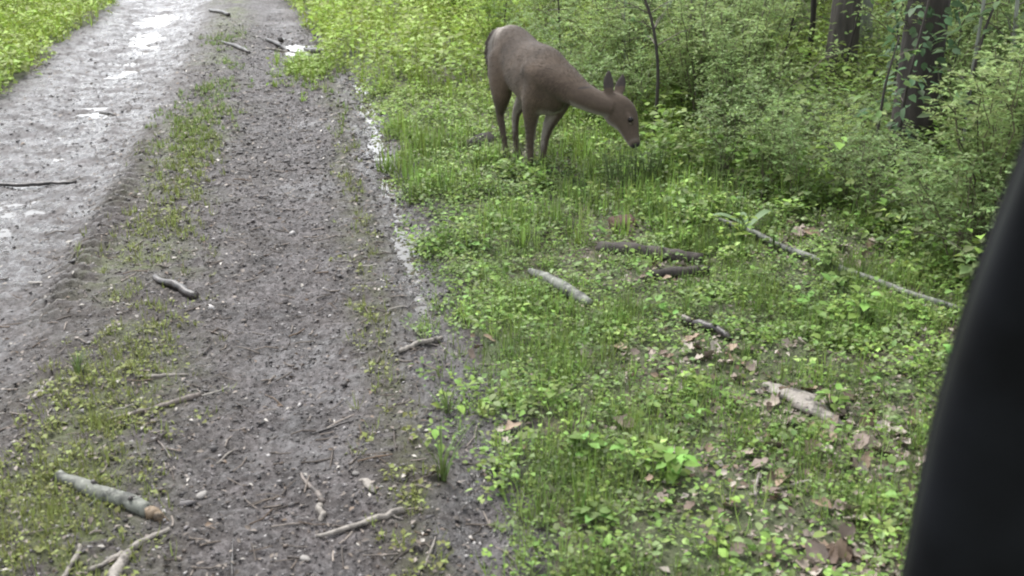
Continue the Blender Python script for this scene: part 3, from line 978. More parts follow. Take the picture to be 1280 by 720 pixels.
SH = []
for i, (h, rad, ns, ll, tn) in enumerate([
        (.62, .26, 9, .030, (.12, .17, .075)), (.75, .30, 10, .032, (.135, .19, .08)), (.55, .28, 9, .027, (.115, .16, .075)),
        (1.05, .36, 11, .034, (.15, .205, .088)), (1.25, .40, 12, .036, (.165, .22, .095)), (1.4, .42, 12, .036, (.15, .205, .09)),
        (1.6, .46, 13, .038, (.17, .225, .092)), (.9, .34, 10, .032, (.175, .235, .085)), (.5, .26, 9, .036, (.21, .295, .08)), (.7, .32, 10, .04, (.22, .30, .08))]):
    fm, sm = shrub_parts(300+i, h, rad, ns, ll, tn)
    fm.materials.append(M_SHRUB); sm.materials.append(M_STEM)
    SH.append((fm, sm))


SHH = [.62, .75, .55, 1.05, 1.25, 1.4, 1.6, .9, .5, .7]


def shrub(x, y, k, s, label, group=None):
    root = empty("shrub", (x, y, float(z_top(x, y))), rng.uniform(0, 6.28))
    root.scale = (s, s, s*rng.uniform(.9, 1.12))
    link("foliage", SH[k][0], None, root)
    link("stem", SH[k][1], None, root)
    return tag(root, label, "shrub", group)


placed = []


def try_place(x, y, sp):
    for a, b_ in placed:
        if (a-x)**2+(b_-y)**2 < sp*sp: return False
    placed.append((x, y)); return True


def in_view(x, y, m=.6):
    k = x*cf.x+y*cf.y+(0.5-EYE)*cf.z
    if k < 1: return False
    return abs((x*cr.x+y*cr.y)/k) < 640/1400+m/k


def low_gap(x, y):
    """height the growth keeps to where the wood is open enough to see the trunks"""
    h = 9.0
    for tx_, ty_, wd, zb in ((4.34, 8.75, .34, .05), (4.95, 9.8, .16, .5), (3.55, 6.12, .2, .3), (4.24, 9.15, .05, .3), (2.29, 7.2, .16, .1), (4.1, 7.4, .05, .3)):
        d = math.hypot(tx_, ty_); ux, uy = tx_/d, ty_/d
        al = x*ux+y*uy; off = abs(x*uy-y*ux)
        if al < d+.1 and off < wd+.12: h = min(h, max(.12, EYE+(zb-EYE)*al/d-float(z_top(x, y))*.8))
    return h


LAND = [("behind the grazing deer", 1.6, 8.6), ("behind the thin sapling by the deer's nose", 2.8, 8.2), ("in front of the clearest trunk", 3.7, 7.4), ("beside the dark thick trunk", 3.5, 6.3), ("above the upper end of the fallen pole", 2.7, 5.9), ("between the fallen pole and the car pillar", 3.1, 4.7), ("around the pale grey trunk", 5.2, 9.8), ("at the top of the view, left of the trunks", 3.2, 11.5), ("by the far end of the track on the right", 1.8, 13.5), ("under the tree at the top right corner", 6.5, 9.0)]


def near_land(x, y):
    return min(LAND, key=lambda l: (l[1]-x)**2+(l[2]-y)**2)[0]


G_UND = "shrubs of the dense undergrowth"
cnt = 0
for it in range(12000):
    y = 3.7+rng.random()**1.2*15; e = rng.random()**1.15*7.0
    x = float(xbound(y))+.10+e
    if not in_view(x, y): continue
    if (x-1.55)**2+(y-6.75)**2 < .55**2: continue
    if y < 7.4 and y > 5.9 and x < 2.25: continue
    sp = (.24+.10*e if e < 1.2 else .33+.03*e) if y < 9 else .5+.06*e
    if not try_place(x, y, sp): continue
    far = y > 9.5
    if e < .3: k = int(rng.choice([0, 2, 1])) if not far else int(rng.choice([8, 9, 1]))
    elif e < 1.2: k = int(rng.choice([1, 3, 7, 4])) if not far else int(rng.choice([9, 7, 3]))
    else: k = int(rng.choice([3, 4, 5, 6, 7]))
    if far and e < .45: lb, gr = "low lime green shrub along the far right edge of the track", "low shrubs along the far track edge"
    elif e < .9: lb, gr = "low green shrub "+near_land(x, y), "low shrubs "+near_land(x, y)
    else: lb, gr = "tall fine leaved green shrub "+near_land(x, y), "tall shrubs "+near_land(x, y)
    sc = rng.uniform(.85, 1.15)
    hmax = low_gap(x, y)
    sc = min(sc, hmax/SHH[k]) if SHH[k]*sc > hmax and hmax > .3 else (sc if SHH[k]*sc <= hmax else 0)
    if sc == 0: continue
    if sc < .6: k = int(rng.choice([0, 2])); sc = min(1.0, hmax/SHH[k])
    shrub(x, y, k, sc, lb, gr)
    cnt += 1
    if cnt > 330: break
for i in range(9):
    shrub(-4.0-rng.random()*1.2, 13+i*.75, int(rng.choice([8, 9, 7])), rng.uniform(.9, 1.3), "bright green shrub on the left bank of the track", "shrubs on the left bank")
for x, y in ((-4.1, 16.6), (-4.5, 15.6)):
    shrub(x, y, 5, 1.0, "taller dark shrub in the top left corner", "dark shrubs at the top left")


# ------------------------------------------------------------------ trees
def trunk_mesh(pts, rad, segs, rough, seed, flare=1.5):
    n = 40
    P = smooth_path(pts, n)
    rr = np.interp(np.linspace(0, 1, n), np.linspace(0, 1, len(rad)), rad)
    hgt = P[:, 2]-P[0, 2]
    rr = rr*(1+(flare-1)*np.exp(-np.maximum(hgt, 0)/.18))
    V, F = tube_np(P, rr, segs, True, 0, seed)
    # furrowed bark
    th = np.arctan2(V[:, 1]-np.interp(V[:, 2], P[:, 2], P[:, 1]), V[:, 0]-np.interp(V[:, 2], P[:, 2], P[:, 0]))
    f = fbm(th*5, V[:, 2]*1.2, .6, 3, seed)-.5
    c = np.stack([np.interp(V[:, 2], P[:, 2], P[:, 0]), np.interp(V[:, 2], P[:, 2], P[:, 1]), V[:, 2]], -1)
    V = c+(V-c)*(1+rough*f[:, None])
    return V, F


def crown_mesh(seed, n, size, centre, ext, tint):
    r = np.random.default_rng(seed)
    s = Stamp()
    nc = 46
    cc = r.normal(0, 1, (nc, 3)); cc = nrm(cc)*(r.random((nc, 1))**.5)*np.array(ext)+np.array(centre)
    idx = r.integers(0, nc, n)
    pos = cc[idx]+r.normal(0, 1, (n, 3))*np.array((.45, .45, .28))*ext[0]*.28
    ax = r.normal(0, 1, (n, 3))*np.array((1, 1, .5))
    s.add(*LEAF, pos, ax, UP+r.normal(0, .5, (n, 3)), size*r.uniform(.7, 1.3, n), size*.6, np.array(tint)*(.8+.4*r.random((nc, 1)))[idx])
    me = s.mesh("crown"); me.materials.append(M_CROWN)
    # limbs from the trunk to the leaf masses
    s2 = Stamp()
    for i in range(14):
        c = cc[i]; b0 = np.array([0, 0, centre[2]-ext[2]*r.uniform(.1, 1.0)])
        P = smooth_path(np.stack([b0, (b0+c)/2+r.normal(0, .15, 3)+UP*.2, c]), 8)
        s2.raw(*tube_np(P, np.linspace(.05, .012, 8), 5, False), (.1, .085, .07))
    lm = s2.mesh("limb", True); lm.materials.append(M_STEM)
    return me, lm


CR = [crown_mesh(500, 2600, .12, (0, 0, 7.2), (2.1, 2.1, 2.4), (.085, .14, .04)), crown_mesh(501, 2400, .11, (.3, .1, 8.4), (1.9, 2.0, 2.8), (.10, .155, .045)), crown_mesh(502, 1500, .09, (0, 0, 5.2), (1.2, 1.2, 1.8), (.12, .18, .05))]


def tree(x, y, rad, m, crown, label, lean=(0, 0), group=None, segs=28, rough=.16, hgt=9.0):
    z = float(z_top(x, y))
    root = empty("tree", (x, y, z))
    rz = rng.uniform(0, 6.28)
    pts = [(0, 0, -.15), (lean[0]*.15, lean[1]*.15, 1.0), (lean[0]*.5, lean[1]*.5, hgt*.5), (lean[0], lean[1], hgt)]
    V, F = trunk_mesh(np.array(pts, float), [rad, rad*.92, rad*.6, rad*.15], segs, rough, int(rng.integers(999)))
    mesh_child("trunk", V, F, m, root)
    c = link("crown", CR[crown][0], None, root); c.location = (lean[0], lean[1], 0); c.rotation_euler = (0, 0, rz)
    l = link("limb", CR[crown][1], None, c)
    return tag(root, label, "tree", group)


tree(4.34, 8.75, .125, M_BARK, 0, "tree with a straight grey brown trunk in the undergrowth, the clearest trunk", (.2, .3))
tree(5.05, 9.8, .11, M_BARKP, 1, "tree with a pale grey trunk half hidden just behind the clearest trunk", (-.3, .4))
t3 = tree(3.55, 6.12, .13, M_BARKD, 1, "dark thick tree trunk with leafy shoots in front, near the car pillar", (.3, .6))
r_ = np.random.default_rng(9)
iv = Stamp(); n_ = 260
za = r_.uniform(.55, 1.75, n_); aa = r_.uniform(0, 6.28, n_)
dd = np.stack([np.cos(aa), np.sin(aa), 0*aa], -1)
iv.add(*LEAF8, dd*(.145+.05*r_.random((n_, 1)))+UP*za[:, None], dd*.6+UP*r_.normal(-.5, .4, (n_, 1))+r_.normal(0, .4, (n_, 3)), dd+UP*.3, .075*r_.uniform(.6, 1.2, n_), .05*r_.uniform(.7, 1.2, n_), np.array((.07, .12, .055))*r_.uniform(.6, 1.4, (n_, 1)))
link("ivy", iv.mesh("ivy"), M_SHRUB, t3)["kind"] = "stuff"
tree(5.35, 10.4, .045, M_BARKP, 2, "slim pale green stemmed tree between the pale trunk and the dark trunk", (.2, .1), None, 14)
tree(6.9, 10.7, .16, M_BARKD, 0, "dark tree trunk in the top right corner above the car pillar", (.2, .2))
for x, y in ((4.2, 13.5), (5.6, 14.5), (3.3, 15.8)):
    tree(x, y, .10, M_BARKD, 0, "dark forest tree deep behind the undergrowth", (.2, .2), "dark trees deep in the wood")


def sapling(pts, rads, m, label, leaves, tint, seed):
    pts = np.array(pts, float)
    x, y = pts[0, :2]
    z0 = float(z_top(x, y))
    root = empty("sapling", (x, y, z0))
    P = smooth_path(pts-np.array([x, y, 0]), 18)
    rr = np.interp(np.linspace(0, 1, 18), np.linspace(0, 1, len(rads)), rads)
    V, F = tube_np(P, rr, 7, True, .08, seed)
    mesh_child("trunk", V, F, m, root)
    r = np.random.default_rng(seed)
    s = Stamp(); s2 = Stamp()
    for i in range(leaves//8):
        j = r.integers(5, 18); a = r.uniform(0, 6.28); d = np.array([math.cos(a), math.sin(a), r.normal(.3, .3)])
        L = r.uniform(.12, .35); e = P[j]+d*L
        s2.raw(*tube_np(np.stack([P[j], (P[j]+e)/2+UP*.02, e]), [.004, .003, .0015], 4, False), (.08, .065, .05))
        t = r.uniform(.3, 1.05, 8)
        s.add(*LEAF, P[j]+(e-P[j])*t[:, None], d+r.normal(0, .7, (8, 3)), UP+r.normal(0, .4, (8, 3)), r.uniform(.03, .055, 8), r.uniform(.018, .03, 8), np.array(tint)*r.uniform(.8, 1.2, (8, 1)))
    link("foliage", s.mesh("foliage"), M_SHRUB, root)
    link("twig", s2.mesh("twig"), M_STEM, root)["kind"] = "stuff"
    return tag(root, label, "sapling")


sapling([(2.27, 7.2, -.05), (2.29, 7.21, .45), (2.24, 7.25, .8), (2.08, 7.3, 1.15), (1.9, 7.4, 1.45), (1.8, 7.5, 2.0)], [.013, .011, .009, .006, .003], M_BARKD, "thin dark sapling bending left just right of the deer's nose", 150, (.10, .15, .06), 61)
sapling([(4.24, 9.15, -.05), (4.26, 9.17, .5), (4.2, 9.2, 1.2), (4.15, 9.2, 3.0)], [.026, .024, .02, .008], M_BARKD, "slender dark sapling stem left of the clearest trunk", 160, (.11, .16, .06), 62)
sapling([(4.1, 7.4, -.05), (4.12, 7.42, .5), (4.02, 7.45, .85), (3.8, 7.5, 1.15), (3.6, 7.6, 1.3)], [.011, .010, .007, .003], M_BARKD, "thin arching sapling between the clearest trunk and the dark trunk", 130, (.13, .19, .06), 63)
sapling([(3.6, 5.65, -.05), (3.6, 5.67, .5), (3.63, 5.7, 1.1), (3.6, 5.75, 2.2)], [.012, .011, .009, .004], M_BARKP, "pale green upright sapling stem beside the dark trunk", 170, (.13, .19, .06), 64)
sapling([(3.78, 5.6, -.05), (3.8, 5.62, .6), (3.78, 5.65, 1.2), (3.82, 5.75, 2.3)], [.013, .012, .010, .004], M_BARKP, "thin grey upright sapling stem left of the car pillar", 150, (.11, .16, .07), 65)

for (px_, py_, ph) in ((2.75, 7.6, 1.5), (3.0, 8.4, 1.8), (2.45, 8.6, 1.4), (3.3, 7.2, 1.3), (2.9, 6.5, 1.1), (3.6, 8.3, 1.7), (2.2, 9.8, 1.5), (3.2, 9.8, 2.0), (4.6, 8.0, 1.5), (4.8, 7.3, 1.6), (3.15, 5.3, 1.0), (3.9, 5.3, 1.5), (2.85, 4.75, .9), (4.3, 6.2, 1.6), (2.7, 10.8, 1.8), (1.9, 11.2, 1.4)):
    if low_gap(px_, py_) < 2: continue
    lx_, ly_ = rng.normal(0, .12, 2)
    o = sapling([(px_, py_, -.05), (px_+lx_*.3, py_+ly_*.3, ph*.35), (px_+lx_*.8, py_+ly_, ph*.7), (px_+lx_*2, py_+ly_*2, ph*1.15)], [.008, .007, .005, .002], M_BARKD if rng.random() < .6 else M_BARKP, "slim upright feathery sapling "+near_land(px_, py_), 340, (.19, .26, .09), int(rng.integers(1e5)))
    o["group"] = "slim saplings in the undergrowth"

# shoots with broad leaves in front of the dark trunk
def shoots(pts, label, n, L, tint, seed):
    o = sapling(pts, [.010, .009, .007, .003], M_BARKD, label, 8, tint, seed)
    r = np.random.default_rng(seed)
    P = smooth_path(np.array(pts, float)-np.array(o.location), 18)
    s_ = Stamp()
    j = r.integers(4, 18, n); a = r.uniform(0, 6.28, n)
    d = np.stack([np.cos(a), np.sin(a), r.normal(0, .2, n)], -1)
    s_.add(*LEAF8, P[j]+d*r.uniform(.02, .22, (n, 1))+UP*r.normal(0, .06, (n, 1)), d-UP*.25, UP+r.normal(0, .3, (n, 3)), L*r.uniform(.7, 1.25, n), L*r.uniform(.45, .6, n), np.array(tint)*r.uniform(.8, 1.2, (n, 1)))
    link("foliage", s_.mesh("foliage"), M_SHRUB, o)


shoots([(3.25, 5.75, .05), (3.27, 5.77, .5), (3.33, 5.76, .95), (3.4, 5.8, 1.35)], "broad leaved blue green sapling in front of the dark thick trunk", 95, .085, (.10, .165, .085), 81)
shoots([(3.5, 5.55, .05), (3.52, 5.56, .5), (3.6, 5.6, .9), (3.75, 5.6, 1.25)], "broad leaved sapling to the right of the dark thick trunk", 90, .08, (.12, .18, .08), 82)
shoots([(3.0, 5.55, .05), (3.02, 5.57, .3), (3.05, 5.6, .6), (3.1, 5.6, .85)], "low broad leaved sapling at the foot of the dark thick trunk", 60, .07, (.15, .22, .075), 83)
shoots([(4.2, 8.35, .05), (4.2, 8.35, .3), (4.25, 8.35, .6), (4.3, 8.35, .8)], "small light green sapling before the foot of the clearest trunk", 45, .07, (.16, .23, .075), 84)

# ------------------------------------------------------------------ the deer
DX = np.array([.30652, -.95186, 0]); DY = np.array([.95186, .30652, 0])     # the way it faces, and its left
deer_base = np.array([1.23, 7.0, 0.0])
deer_base[2] = float(z_top(1.3, 6.8))
deer = empty("deer", deer_base)
tag(deer, "grey brown doe grazing with lowered head at the edge of the undergrowth", "deer")


TX = np.array([math.cos(R(79.15)), -math.sin(R(79.15)), 0]); TY = np.array([-TX[1], TX[0], 0])   # the trunk faces us a little more than the neck


def DL(p):              # neck and head
    p = np.asarray(p, float)
    return p[..., :1]*DX+p[..., 1:2]*DY+p[..., 2:3]*UP


PIV = DX*.55-np.array([.012, 0, 0])


def TL(p):              # trunk and legs, turned about the shoulder
    p = np.asarray(p, float)
    return PIV+(p[..., :1]-.55)*TX+p[..., 1:2]*TY+p[..., 2:3]*UP


def loft(bm, pts, radii, side, segs=18, sub=4, fr=None):
    """closed elliptical tube in deer space; radii (across, along the other axis)"""
    fr = fr or DL
    pts = np.array(pts, float); radii = np.array(radii, float)
    n = (len(pts)-1)*sub+1
    t = np.linspace(0, len(pts)-1, n)
    P = np.stack([np.interp(t, np.arange(len(pts)), pts[:, c]) for c in range(3)], -1)
    Q = np.stack([np.interp(t, np.arange(len(pts)), radii[:, c]) for c in range(2)], -1)
    for _ in range(3):
        for A in (P, Q):
            o = A.copy(); o[1:-1] = (A[:-2]+2*A[1:-1]+A[2:])/4; A[:] = o
    tg = nrm(np.gradient(P, axis=0))
    sd_ = np.asarray(side, float)
    s = nrm(sd_-np.sum(tg*sd_, -1, keepdims=True)*tg); b = np.cross(s, tg)
    th = np.linspace(0, 2*math.pi, segs, endpoint=False)
    rings = []
    for i in range(n):
        ring = P[i]+s[i]*(np.cos(th)*Q[i, 0])[:, None]+b[i]*(np.sin(th)*Q[i, 1])[:, None]
        rings.append([bm.verts.new(fr(v)) for v in ring])
    for i in range(n-1):
        for k in range(segs):
            bm.faces.new((rings[i][k], rings[i][(k+1) % segs], rings[i+1][(k+1) % segs], rings[i+1][k]))
    for ring, c in ((rings[0], P[0]-tg[0]*Q[0].min()*.4), (rings[-1], P[-1]+tg[-1]*Q[-1].min()*.4)):
        cv = bm.verts.new(fr(c))
        for k in range(segs):
            f = (ring[(k+1) % segs], ring[k], cv) if ring is rings[0] else (ring[k], ring[(k+1) % segs], cv)
            bm.faces.new(f)


bm = bmesh.new()
loft(bm, [(-.215, 0, .70), (-.17, 0, .70), (-.06, 0, .69), (.10, 0, .645), (.25, 0, .605), (.40, 0, .595), (.52, 0, .59), (.62, 0, .585), (.70, 0, .575)],
     [(.055, .08), (.10, .14), (.13, .172), (.138, .172), (.15, .19), (.158, .205), (.145, .205), (.115, .175), (.07, .11)], (0, 1, 0), 24, 4, TL)
# withers
loft(bm, [(.40, 0, .68), (.52, 0, .715), (.60, 0, .67)], [(.09, .09), (.085, .085), (.08, .08)], (0, 1, 0), 18, 4, TL)
# neck, swinging round to the deer's left
loft(bm, [(.46, 0, .64), (.58, -.015, .64), (.69, .005, .61), (.785, .055, .552), (.85, .13, .512), (.90, .205, .49)],
     [(.11, .16), (.11, .16), (.095, .13), (.078, .10), (.068, .086), (.06, .076)], (.3, .2, 1), 18)
# head
hs = (.85, -.45, .05)
loft(bm, [(.880, .180, .505), (.912, .222, .478), (.940, .250, .440), (.972, .262, .398), (1.000, .266, .350), (1.026, .271, .308), (1.046, .275, .278)],
     [(.052, .073), (.066, .094), (.066, .092), (.052, .070), (.038, .051), (.031, .040), (.024, .028)], hs, 18)
# brow ridges
for sg in (-1, 1):
    o_ = np.array(hs)*sg*.054
    c = np.array((.969, .272, .437))+o_
    loft(bm, [tuple(c+np.array((-.02, -.005, .025))), tuple(c), tuple(c+np.array((.02, .005, -.025)))], [(.012, .012), (.018, .018), (.012, .012)], (0, 0, 1), 8, 2)
# ears (thin, cupped)
EARS = [[(.890, .186, .56), (.880, .185, .60), (.868, .187, .645), (.857, .198, .700)], [(.90, .235, .54), (.875, .258, .575), (.860, .284, .62), (.848, .304, .670)]]
for pts in EARS:
    loft(bm, pts, [(.020, .013), (.037, .012), (.036, .010), (.008, .007)], (.3, .95, .2), 14)
# hind legs
for sg, fx in ((-1, .02), (1, -.02)):
    loft(bm, [(-.06, .075*sg, .68), (-.01, .10*sg, .56), (.01, .095*sg-.01, .44), (-.045, .07*sg-.02, .35), (-.085, .055*sg-.025, .285), (-.06+fx, .05*sg-.025, .18), (-.03+fx, .045*sg-.025, .075), (0+fx, .045*sg-.025, .025)],
         [(.08, .14), (.08, .135), (.066, .095), (.038, .054), (.024, .036), (.018, .022), (.018, .021), (.020, .026)], (0, 1, 0), 14, 4, TL)
# forelegs
for sg, fx in ((-1, -.03), (1, -.06)):
    loft(bm, [(.54, .08*sg, .62), (.53, .095*sg, .53), (.47, .085*sg, .43), (.465+fx*.5, .065*sg-.015, .32), (.475+fx, .055*sg-.025, .235), (.475+fx, .05*sg-.028, .15), (.475+fx, .048*sg-.03, .07), (.50+fx, .048*sg-.03, .025)],
         [(.06, .11), (.068, .105), (.058, .078), (.035, .042), (.026, .030), (.0175, .02), (.0175, .021), (.020, .026)], (0, 1, 0), 14, 4, TL)
# tail hanging down
loft(bm, [(-.18, -.01, .81), (-.21, -.055, .795), (-.215, -.095, .72), (-.20, -.115, .62), (-.18, -.12, .52)], [(.03, .022), (.038, .022), (.044, .02), (.036, .016), (.012, .009)], (0, 1, 0), 12, 4, TL)
me0 = bpy.data.meshes.new("body_raw"); bm.to_mesh(me0); bm.free()
tmp = bpy.data.objects.new("body_raw", me0); COL.objects.link(tmp)
mo = tmp.modifiers.new("r", 'REMESH'); mo.mode = 'VOXEL'; mo.voxel_size = .0065
mo = tmp.modifiers.new("s", 'SMOOTH'); mo.factor = .5; mo.iterations = 7
dg = bpy.context.evaluated_depsgraph_get()
body_me = bpy.data.meshes.new_from_object(tmp.evaluated_get(dg))
bpy.data.objects.remove(tmp)
body_me.name = "body"
nv = len(body_me.vertices)
co = np.zeros(nv*3, np.float32); body_me.vertices.foreach_get("co", co); co = co.reshape(-1, 3).astype(float)
ed = np.zeros(len(body_me.edges)*2, np.int32); body_me.edges.foreach_get("vertices", ed); ed = ed.reshape(-1, 2)
deg = np.bincount(ed.ravel(), minlength=nv)[:, None]
lx0 = np.maximum(co@DX-.03, 0)+np.minimum((co-PIV)@TX+.55, 0)
wsm = (sst(.36, .50, co[:, 2])*sst(.86, .74, lx0)*sst(-.235, -.20, lx0))[:, None]
for _ in range(60):
    acc = np.zeros_like(co)
    for a_, b_ in ((0, 1), (1, 0)):
        for c_ in range(3): acc[:, c_] += np.bincount(ed[:, a_], co[ed[:, b_], c_], minlength=nv)
    co = co+(acc/deg-co)*.6*wsm
body_me.vertices.foreach_set("co", co.astype(np.float32).ravel()); body_me.update()
nr = np.zeros(nv*3, np.float32); body_me.vertices.foreach_get("normal", nr); nr = nr.reshape(-1, 3).astype(float)
HX, HY, LZ = co@DX, co@DY, co[:, 2]
LX, LY = (co-PIV)@TX+.55, (co-PIV)@TY
nx_, ny_ = nr@TX, nr@TY


def coat(LX, LY, LZ, nz, nlx, nly, HX, HY):
    base = np.array((.059, .043, .031)); dark = np.array((.028, .020, .015)); pale = np.array((.25, .225, .2)); grey = np.array((.056, .042, .032))
    n = fbm(LX*1.0+LZ*.6, LZ*1.3-LX*.8, .11, 4, 71)[:, None]
    n2 = fbm(LX*1.6+LY, LZ*3+LY, .03, 3, 72)[:, None]
    c = base*(.35+.95*n+.35*n2)*(1.15-.32*sst(.5, .82, LZ))[:, None]
    c = c*(1-.35*sst(.75, .84, LZ)[:, None]*(LX > -.05)[:, None])+dark*(.35*sst(.75, .84, LZ)[:, None]*(LX > -.05)[:, None])
    g = sst(.6, .9, HX)[:, None]*.7
    c = c*(1-g)+grey*(.8+.4*n)*g

    def mix(c, col, m):
        m = np.clip(m, 0, 1)[:, None]
        return c*(1-m)+np.array(col)*m
    legs = sst(.45, .30, LZ)*(HX < .7)
    c = mix(c, (.047, .036, .028), legs*.75)
    # belly and insides of the legs
    c = mix(c, pale, sst(-.6, -.9, nz)*sst(.36, .42, LZ)*(HX < .62)*(LX > 0)*.8)
    inner = (np.abs(LY) < .075)*sst(.2, .9, -np.sign(LY)*nly)*sst(.12, .2, LZ)*sst(.46, .4, LZ)*(HX < .66)
    c = mix(c, pale, inner*.75)
    # rump patch and tail fringe
    rump = gauss(LX, -.205, .035)*sst(.11, .04, np.abs(LY))*sst(.50, .6, LZ)
    c = mix(c, pale, rump*.8)
    top = gauss(LX, -.13, .075)*sst(.735, .82, LZ)  # highlight over the top of the rump, painted into the coat as pale colour
    c = mix(c, (.27, .24, .21), top*.85)
    tcy = np.interp(LZ, [.555, .64, .73, .80], [-.12, -.115, -.095, -.055]); tcx = np.interp(LZ, [.555, .64, .73, .80], [-.195, -.215, -.225, -.215])
    td = np.hypot((LY-tcy)*.8, (LX-tcx)*1.6)
    tail = (td < .05)*(LZ > .53)*(LX < -.16)
    c = mix(c, (.043, .034, .028), tail*1.0)
    c = mix(c, pale, sst(.034, .044, td)*sst(.075, .055, td)*(LZ > .54)*(LX < -.15)*.9)
    # throat, chin and muzzle
    hd = (HX > .80)
    th = hd*sst(.25, .8, -nlx*.25-nly*.35-nz*.75)
    c = mix(c, pale, th*sst(.58, .48, LZ)*.85)
    dn = np.sqrt((HX-1.046)**2+(HY-.275)**2+(LZ-.278)**2)
    c = mix(c, pale, gauss(dn, .048, .008)*.18)
    c = mix(c, (.02, .018, .018), sst(.037, .028, dn))
    # ears darker
    ear = (LZ > .60)*(HX > .838)
    c = mix(c, (.036, .03, .028), ear*.9)
    return c


cc = coat(LX, LY, LZ, nr[:, 2], nx_, ny_, HX, HY)
at = body_me.attributes.new("tint", 'FLOAT_COLOR', 'POINT')
c4 = np.ones((nv, 4), np.float32); c4[:, :3] = cc; at.data.foreach_set("color", c4.ravel())
body_me.polygons.foreach_set("use_smooth", np.ones(len(body_me.polygons), bool))


def coat_mat(name, bumpy=True):
    m, nt, bs, out = mat(name)
    at = N(nt, "ShaderNodeAttribute", attribute_name="tint")
    nf = noise(nt, 60, 4, .7)
    c = mixrgb(nt, at.outputs["Color"], ramp(nt, nf, [(.3, (.88, .88, .88)), (.7, (1.12, 1.12, 1.12))]), 1.0, 'MULTIPLY')
    nt.links.new(c, bs.inputs["Base Color"])
    bs.inputs["Roughness"].default_value = .75
    bs.inputs["Specular IOR Level"].default_value = .15
    bs.inputs["Sheen Weight"].default_value = .06
    bs.inputs["Sheen Roughness"].default_value = .5
    if bumpy: bump(nt, bs, nf, .25, .004)
    return m


M_COAT = coat_mat("deer_coat"); M_FUR = coat_mat("deer_fur", False)
body = link("body", body_me, M_COAT, deer)
# short fur lying backwards over the body
sel = rng.choice(nv, 42000, replace=True)
sel = sel[(LZ[sel] > .12)]
fl = np.where((HX[sel] > .86)[:, None], np.array([-.35*DX-.1*DY+UP*.8]), np.array([-TX*.75-UP*.65]))
tangent = fl-np.sum(fl*nr[sel], -1, keepdims=True)*nr[sel]
ax = nrm(tangent)+nr[sel]*.12+rng.normal(0, .10, (len(sel), 3))
fs = Stamp()
HAIR = (np.array([(-.5, 0, 0), (.5, 0, 0), (0, 1, -.05)]), [np.array([(0, 1, 2)])])
L = np.where(HX[sel] > .82, .009, .024)*rng.uniform(.6, 1.3, len(sel))
fs.add(*HAIR, co[sel]-nr[sel]*.001, ax, nr[sel]+rng.normal(0, .12, (len(sel), 3)), L, L*.16, cc[sel]*rng.uniform(.62, 1.42, (len(sel), 1)))
fur = link("fur", fs.mesh("fur"), M_FUR, deer)
fur["kind"] = "stuff"


def dmat(name, col, rough):
    m, nt, bs, out = mat(name)
    f = noise(nt, 30, 2)
    nt.links.new(mixrgb(nt, col, tuple(c*1.6 for c in col), f), bs.inputs["Base Color"])
    bs.inputs["Roughness"].default_value = rough
    bs.inputs["Specular IOR Level"].default_value = .2
    return m


M_EYE = dmat("dark_eye", (.004, .003, .003), .12); M_HOOF = dmat("black_hoof", (.02, .017, .015), .5)
for sg in (1, -1):
    c = np.array((.972, .275, .430))+np.array(hs)*sg*.062
    bm = bmesh.new(); bmesh.ops.create_uvsphere(bm, u_segments=14, v_segments=10, radius=.0165)
    me = bpy.data.meshes.new("eye"); bm.to_mesh(me); bm.free()
    me.polygons.foreach_set("use_smooth", np.ones(len(me.polygons), bool))
    o = link("eye", me, M_EYE, deer); o.location = DL(c)
for px_, py_ in ((.02, -.07), (-.02, .02), (.47, -.078), (.44, .018)):
    bm = bmesh.new()
    for sg in (-1, 1):
        P = np.array([(px_-.01, py_+.011*sg, .045), (px_+.005, py_+.012*sg, .02), (px_+.03, py_+.010*sg, -.004)])
        loft(bm, P, [(.014, .02), (.015, .024), (.008, .012)], (0, 1, 0), 10, 3, TL)
    me = bpy.data.meshes.new("hoof"); bm.to_mesh(me); bm.free()
    link("hoof", me, M_HOOF, deer)

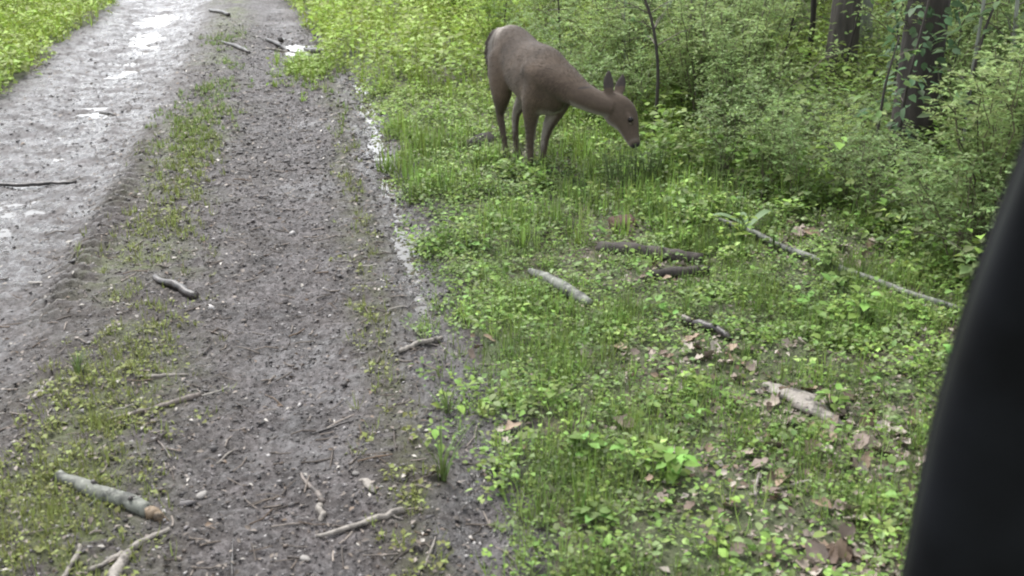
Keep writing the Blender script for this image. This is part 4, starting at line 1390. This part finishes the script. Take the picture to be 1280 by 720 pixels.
# ------------------------------------------------------------------ the car's windscreen pillar at the right
def pillar_mat(name, col, rough):
    m, nt, bs, out = mat(name)
    f = noise(nt, 260, 2); g_ = noise(nt, 5, 3)
    nt.links.new(mixrgb(nt, col, tuple(c*3.2 for c in col), ramp(nt, g_, [(.42, (0, 0, 0)), (.75, (1, 1, 1))])), bs.inputs["Base Color"])
    bs.inputs["Roughness"].default_value = rough
    bs.inputs["Specular IOR Level"].default_value = .12
    bump(nt, bs, f, .25, .001)
    return m


M_TRIM = pillar_mat("black_grained_trim", (.0032, .0036, .0046), .55)
M_SEAL = pillar_mat("rubber_seal", (.006, .006, .007), .7)
edge = np.array([(.44, .53, 1.86), (.478, .654, 1.689), (.498, .705, 1.605), (.507, .74, 1.53), (.512, .771, 1.444), (.515, .794, 1.335), (.521, .816, 1.17), (.526, .826, 1.029), (.532, .84, .82), (.54, .85, .6)])
edge = smooth_path(edge, 30)
pill = empty("car_pillar", edge[-1])
tag(pill, "black slanting windscreen pillar of the car at the right edge", "car pillar")


def pillar_sweep(name, prof, m):
    """prof: list of (sideways to the right, away) offsets from the left edge"""
    rt = np.array([.86, -.51, 0]); aw = np.array([.51, .86, 0])
    n = len(edge); k = len(prof)
    V = np.concatenate([(edge+rt*a+aw*b_-edge[-1]) for a, b_ in prof]).reshape(k, n, 3).transpose(1, 0, 2).reshape(-1, 3)
    i = np.arange(n-1)[:, None]*k; j = np.arange(k)[None]
    q = np.stack([i+j, i+(j+1) % k, i+k+(j+1) % k, i+k+j], -1).reshape(-1, 4)
    caps = [np.array([list(range(k))[::-1]]), np.array([[(n-1)*k+t for t in range(k)]])]
    return link(name, np_mesh(name, V, [q]+caps, None, True), m, pill)


th = np.linspace(0, 2*math.pi, 28, endpoint=False)
prof = [(.085+.085*np.sign(math.cos(a))*abs(math.cos(a))**.6, .0+.05*np.sign(math.sin(a))*abs(math.sin(a))**.7) for a in th]
pillar_sweep("trim", prof, M_TRIM)
prof = [(.012+.013*math.cos(a), .040+.012*math.sin(a)) for a in th[::3]]
pillar_sweep("seal", prof, M_SEAL)
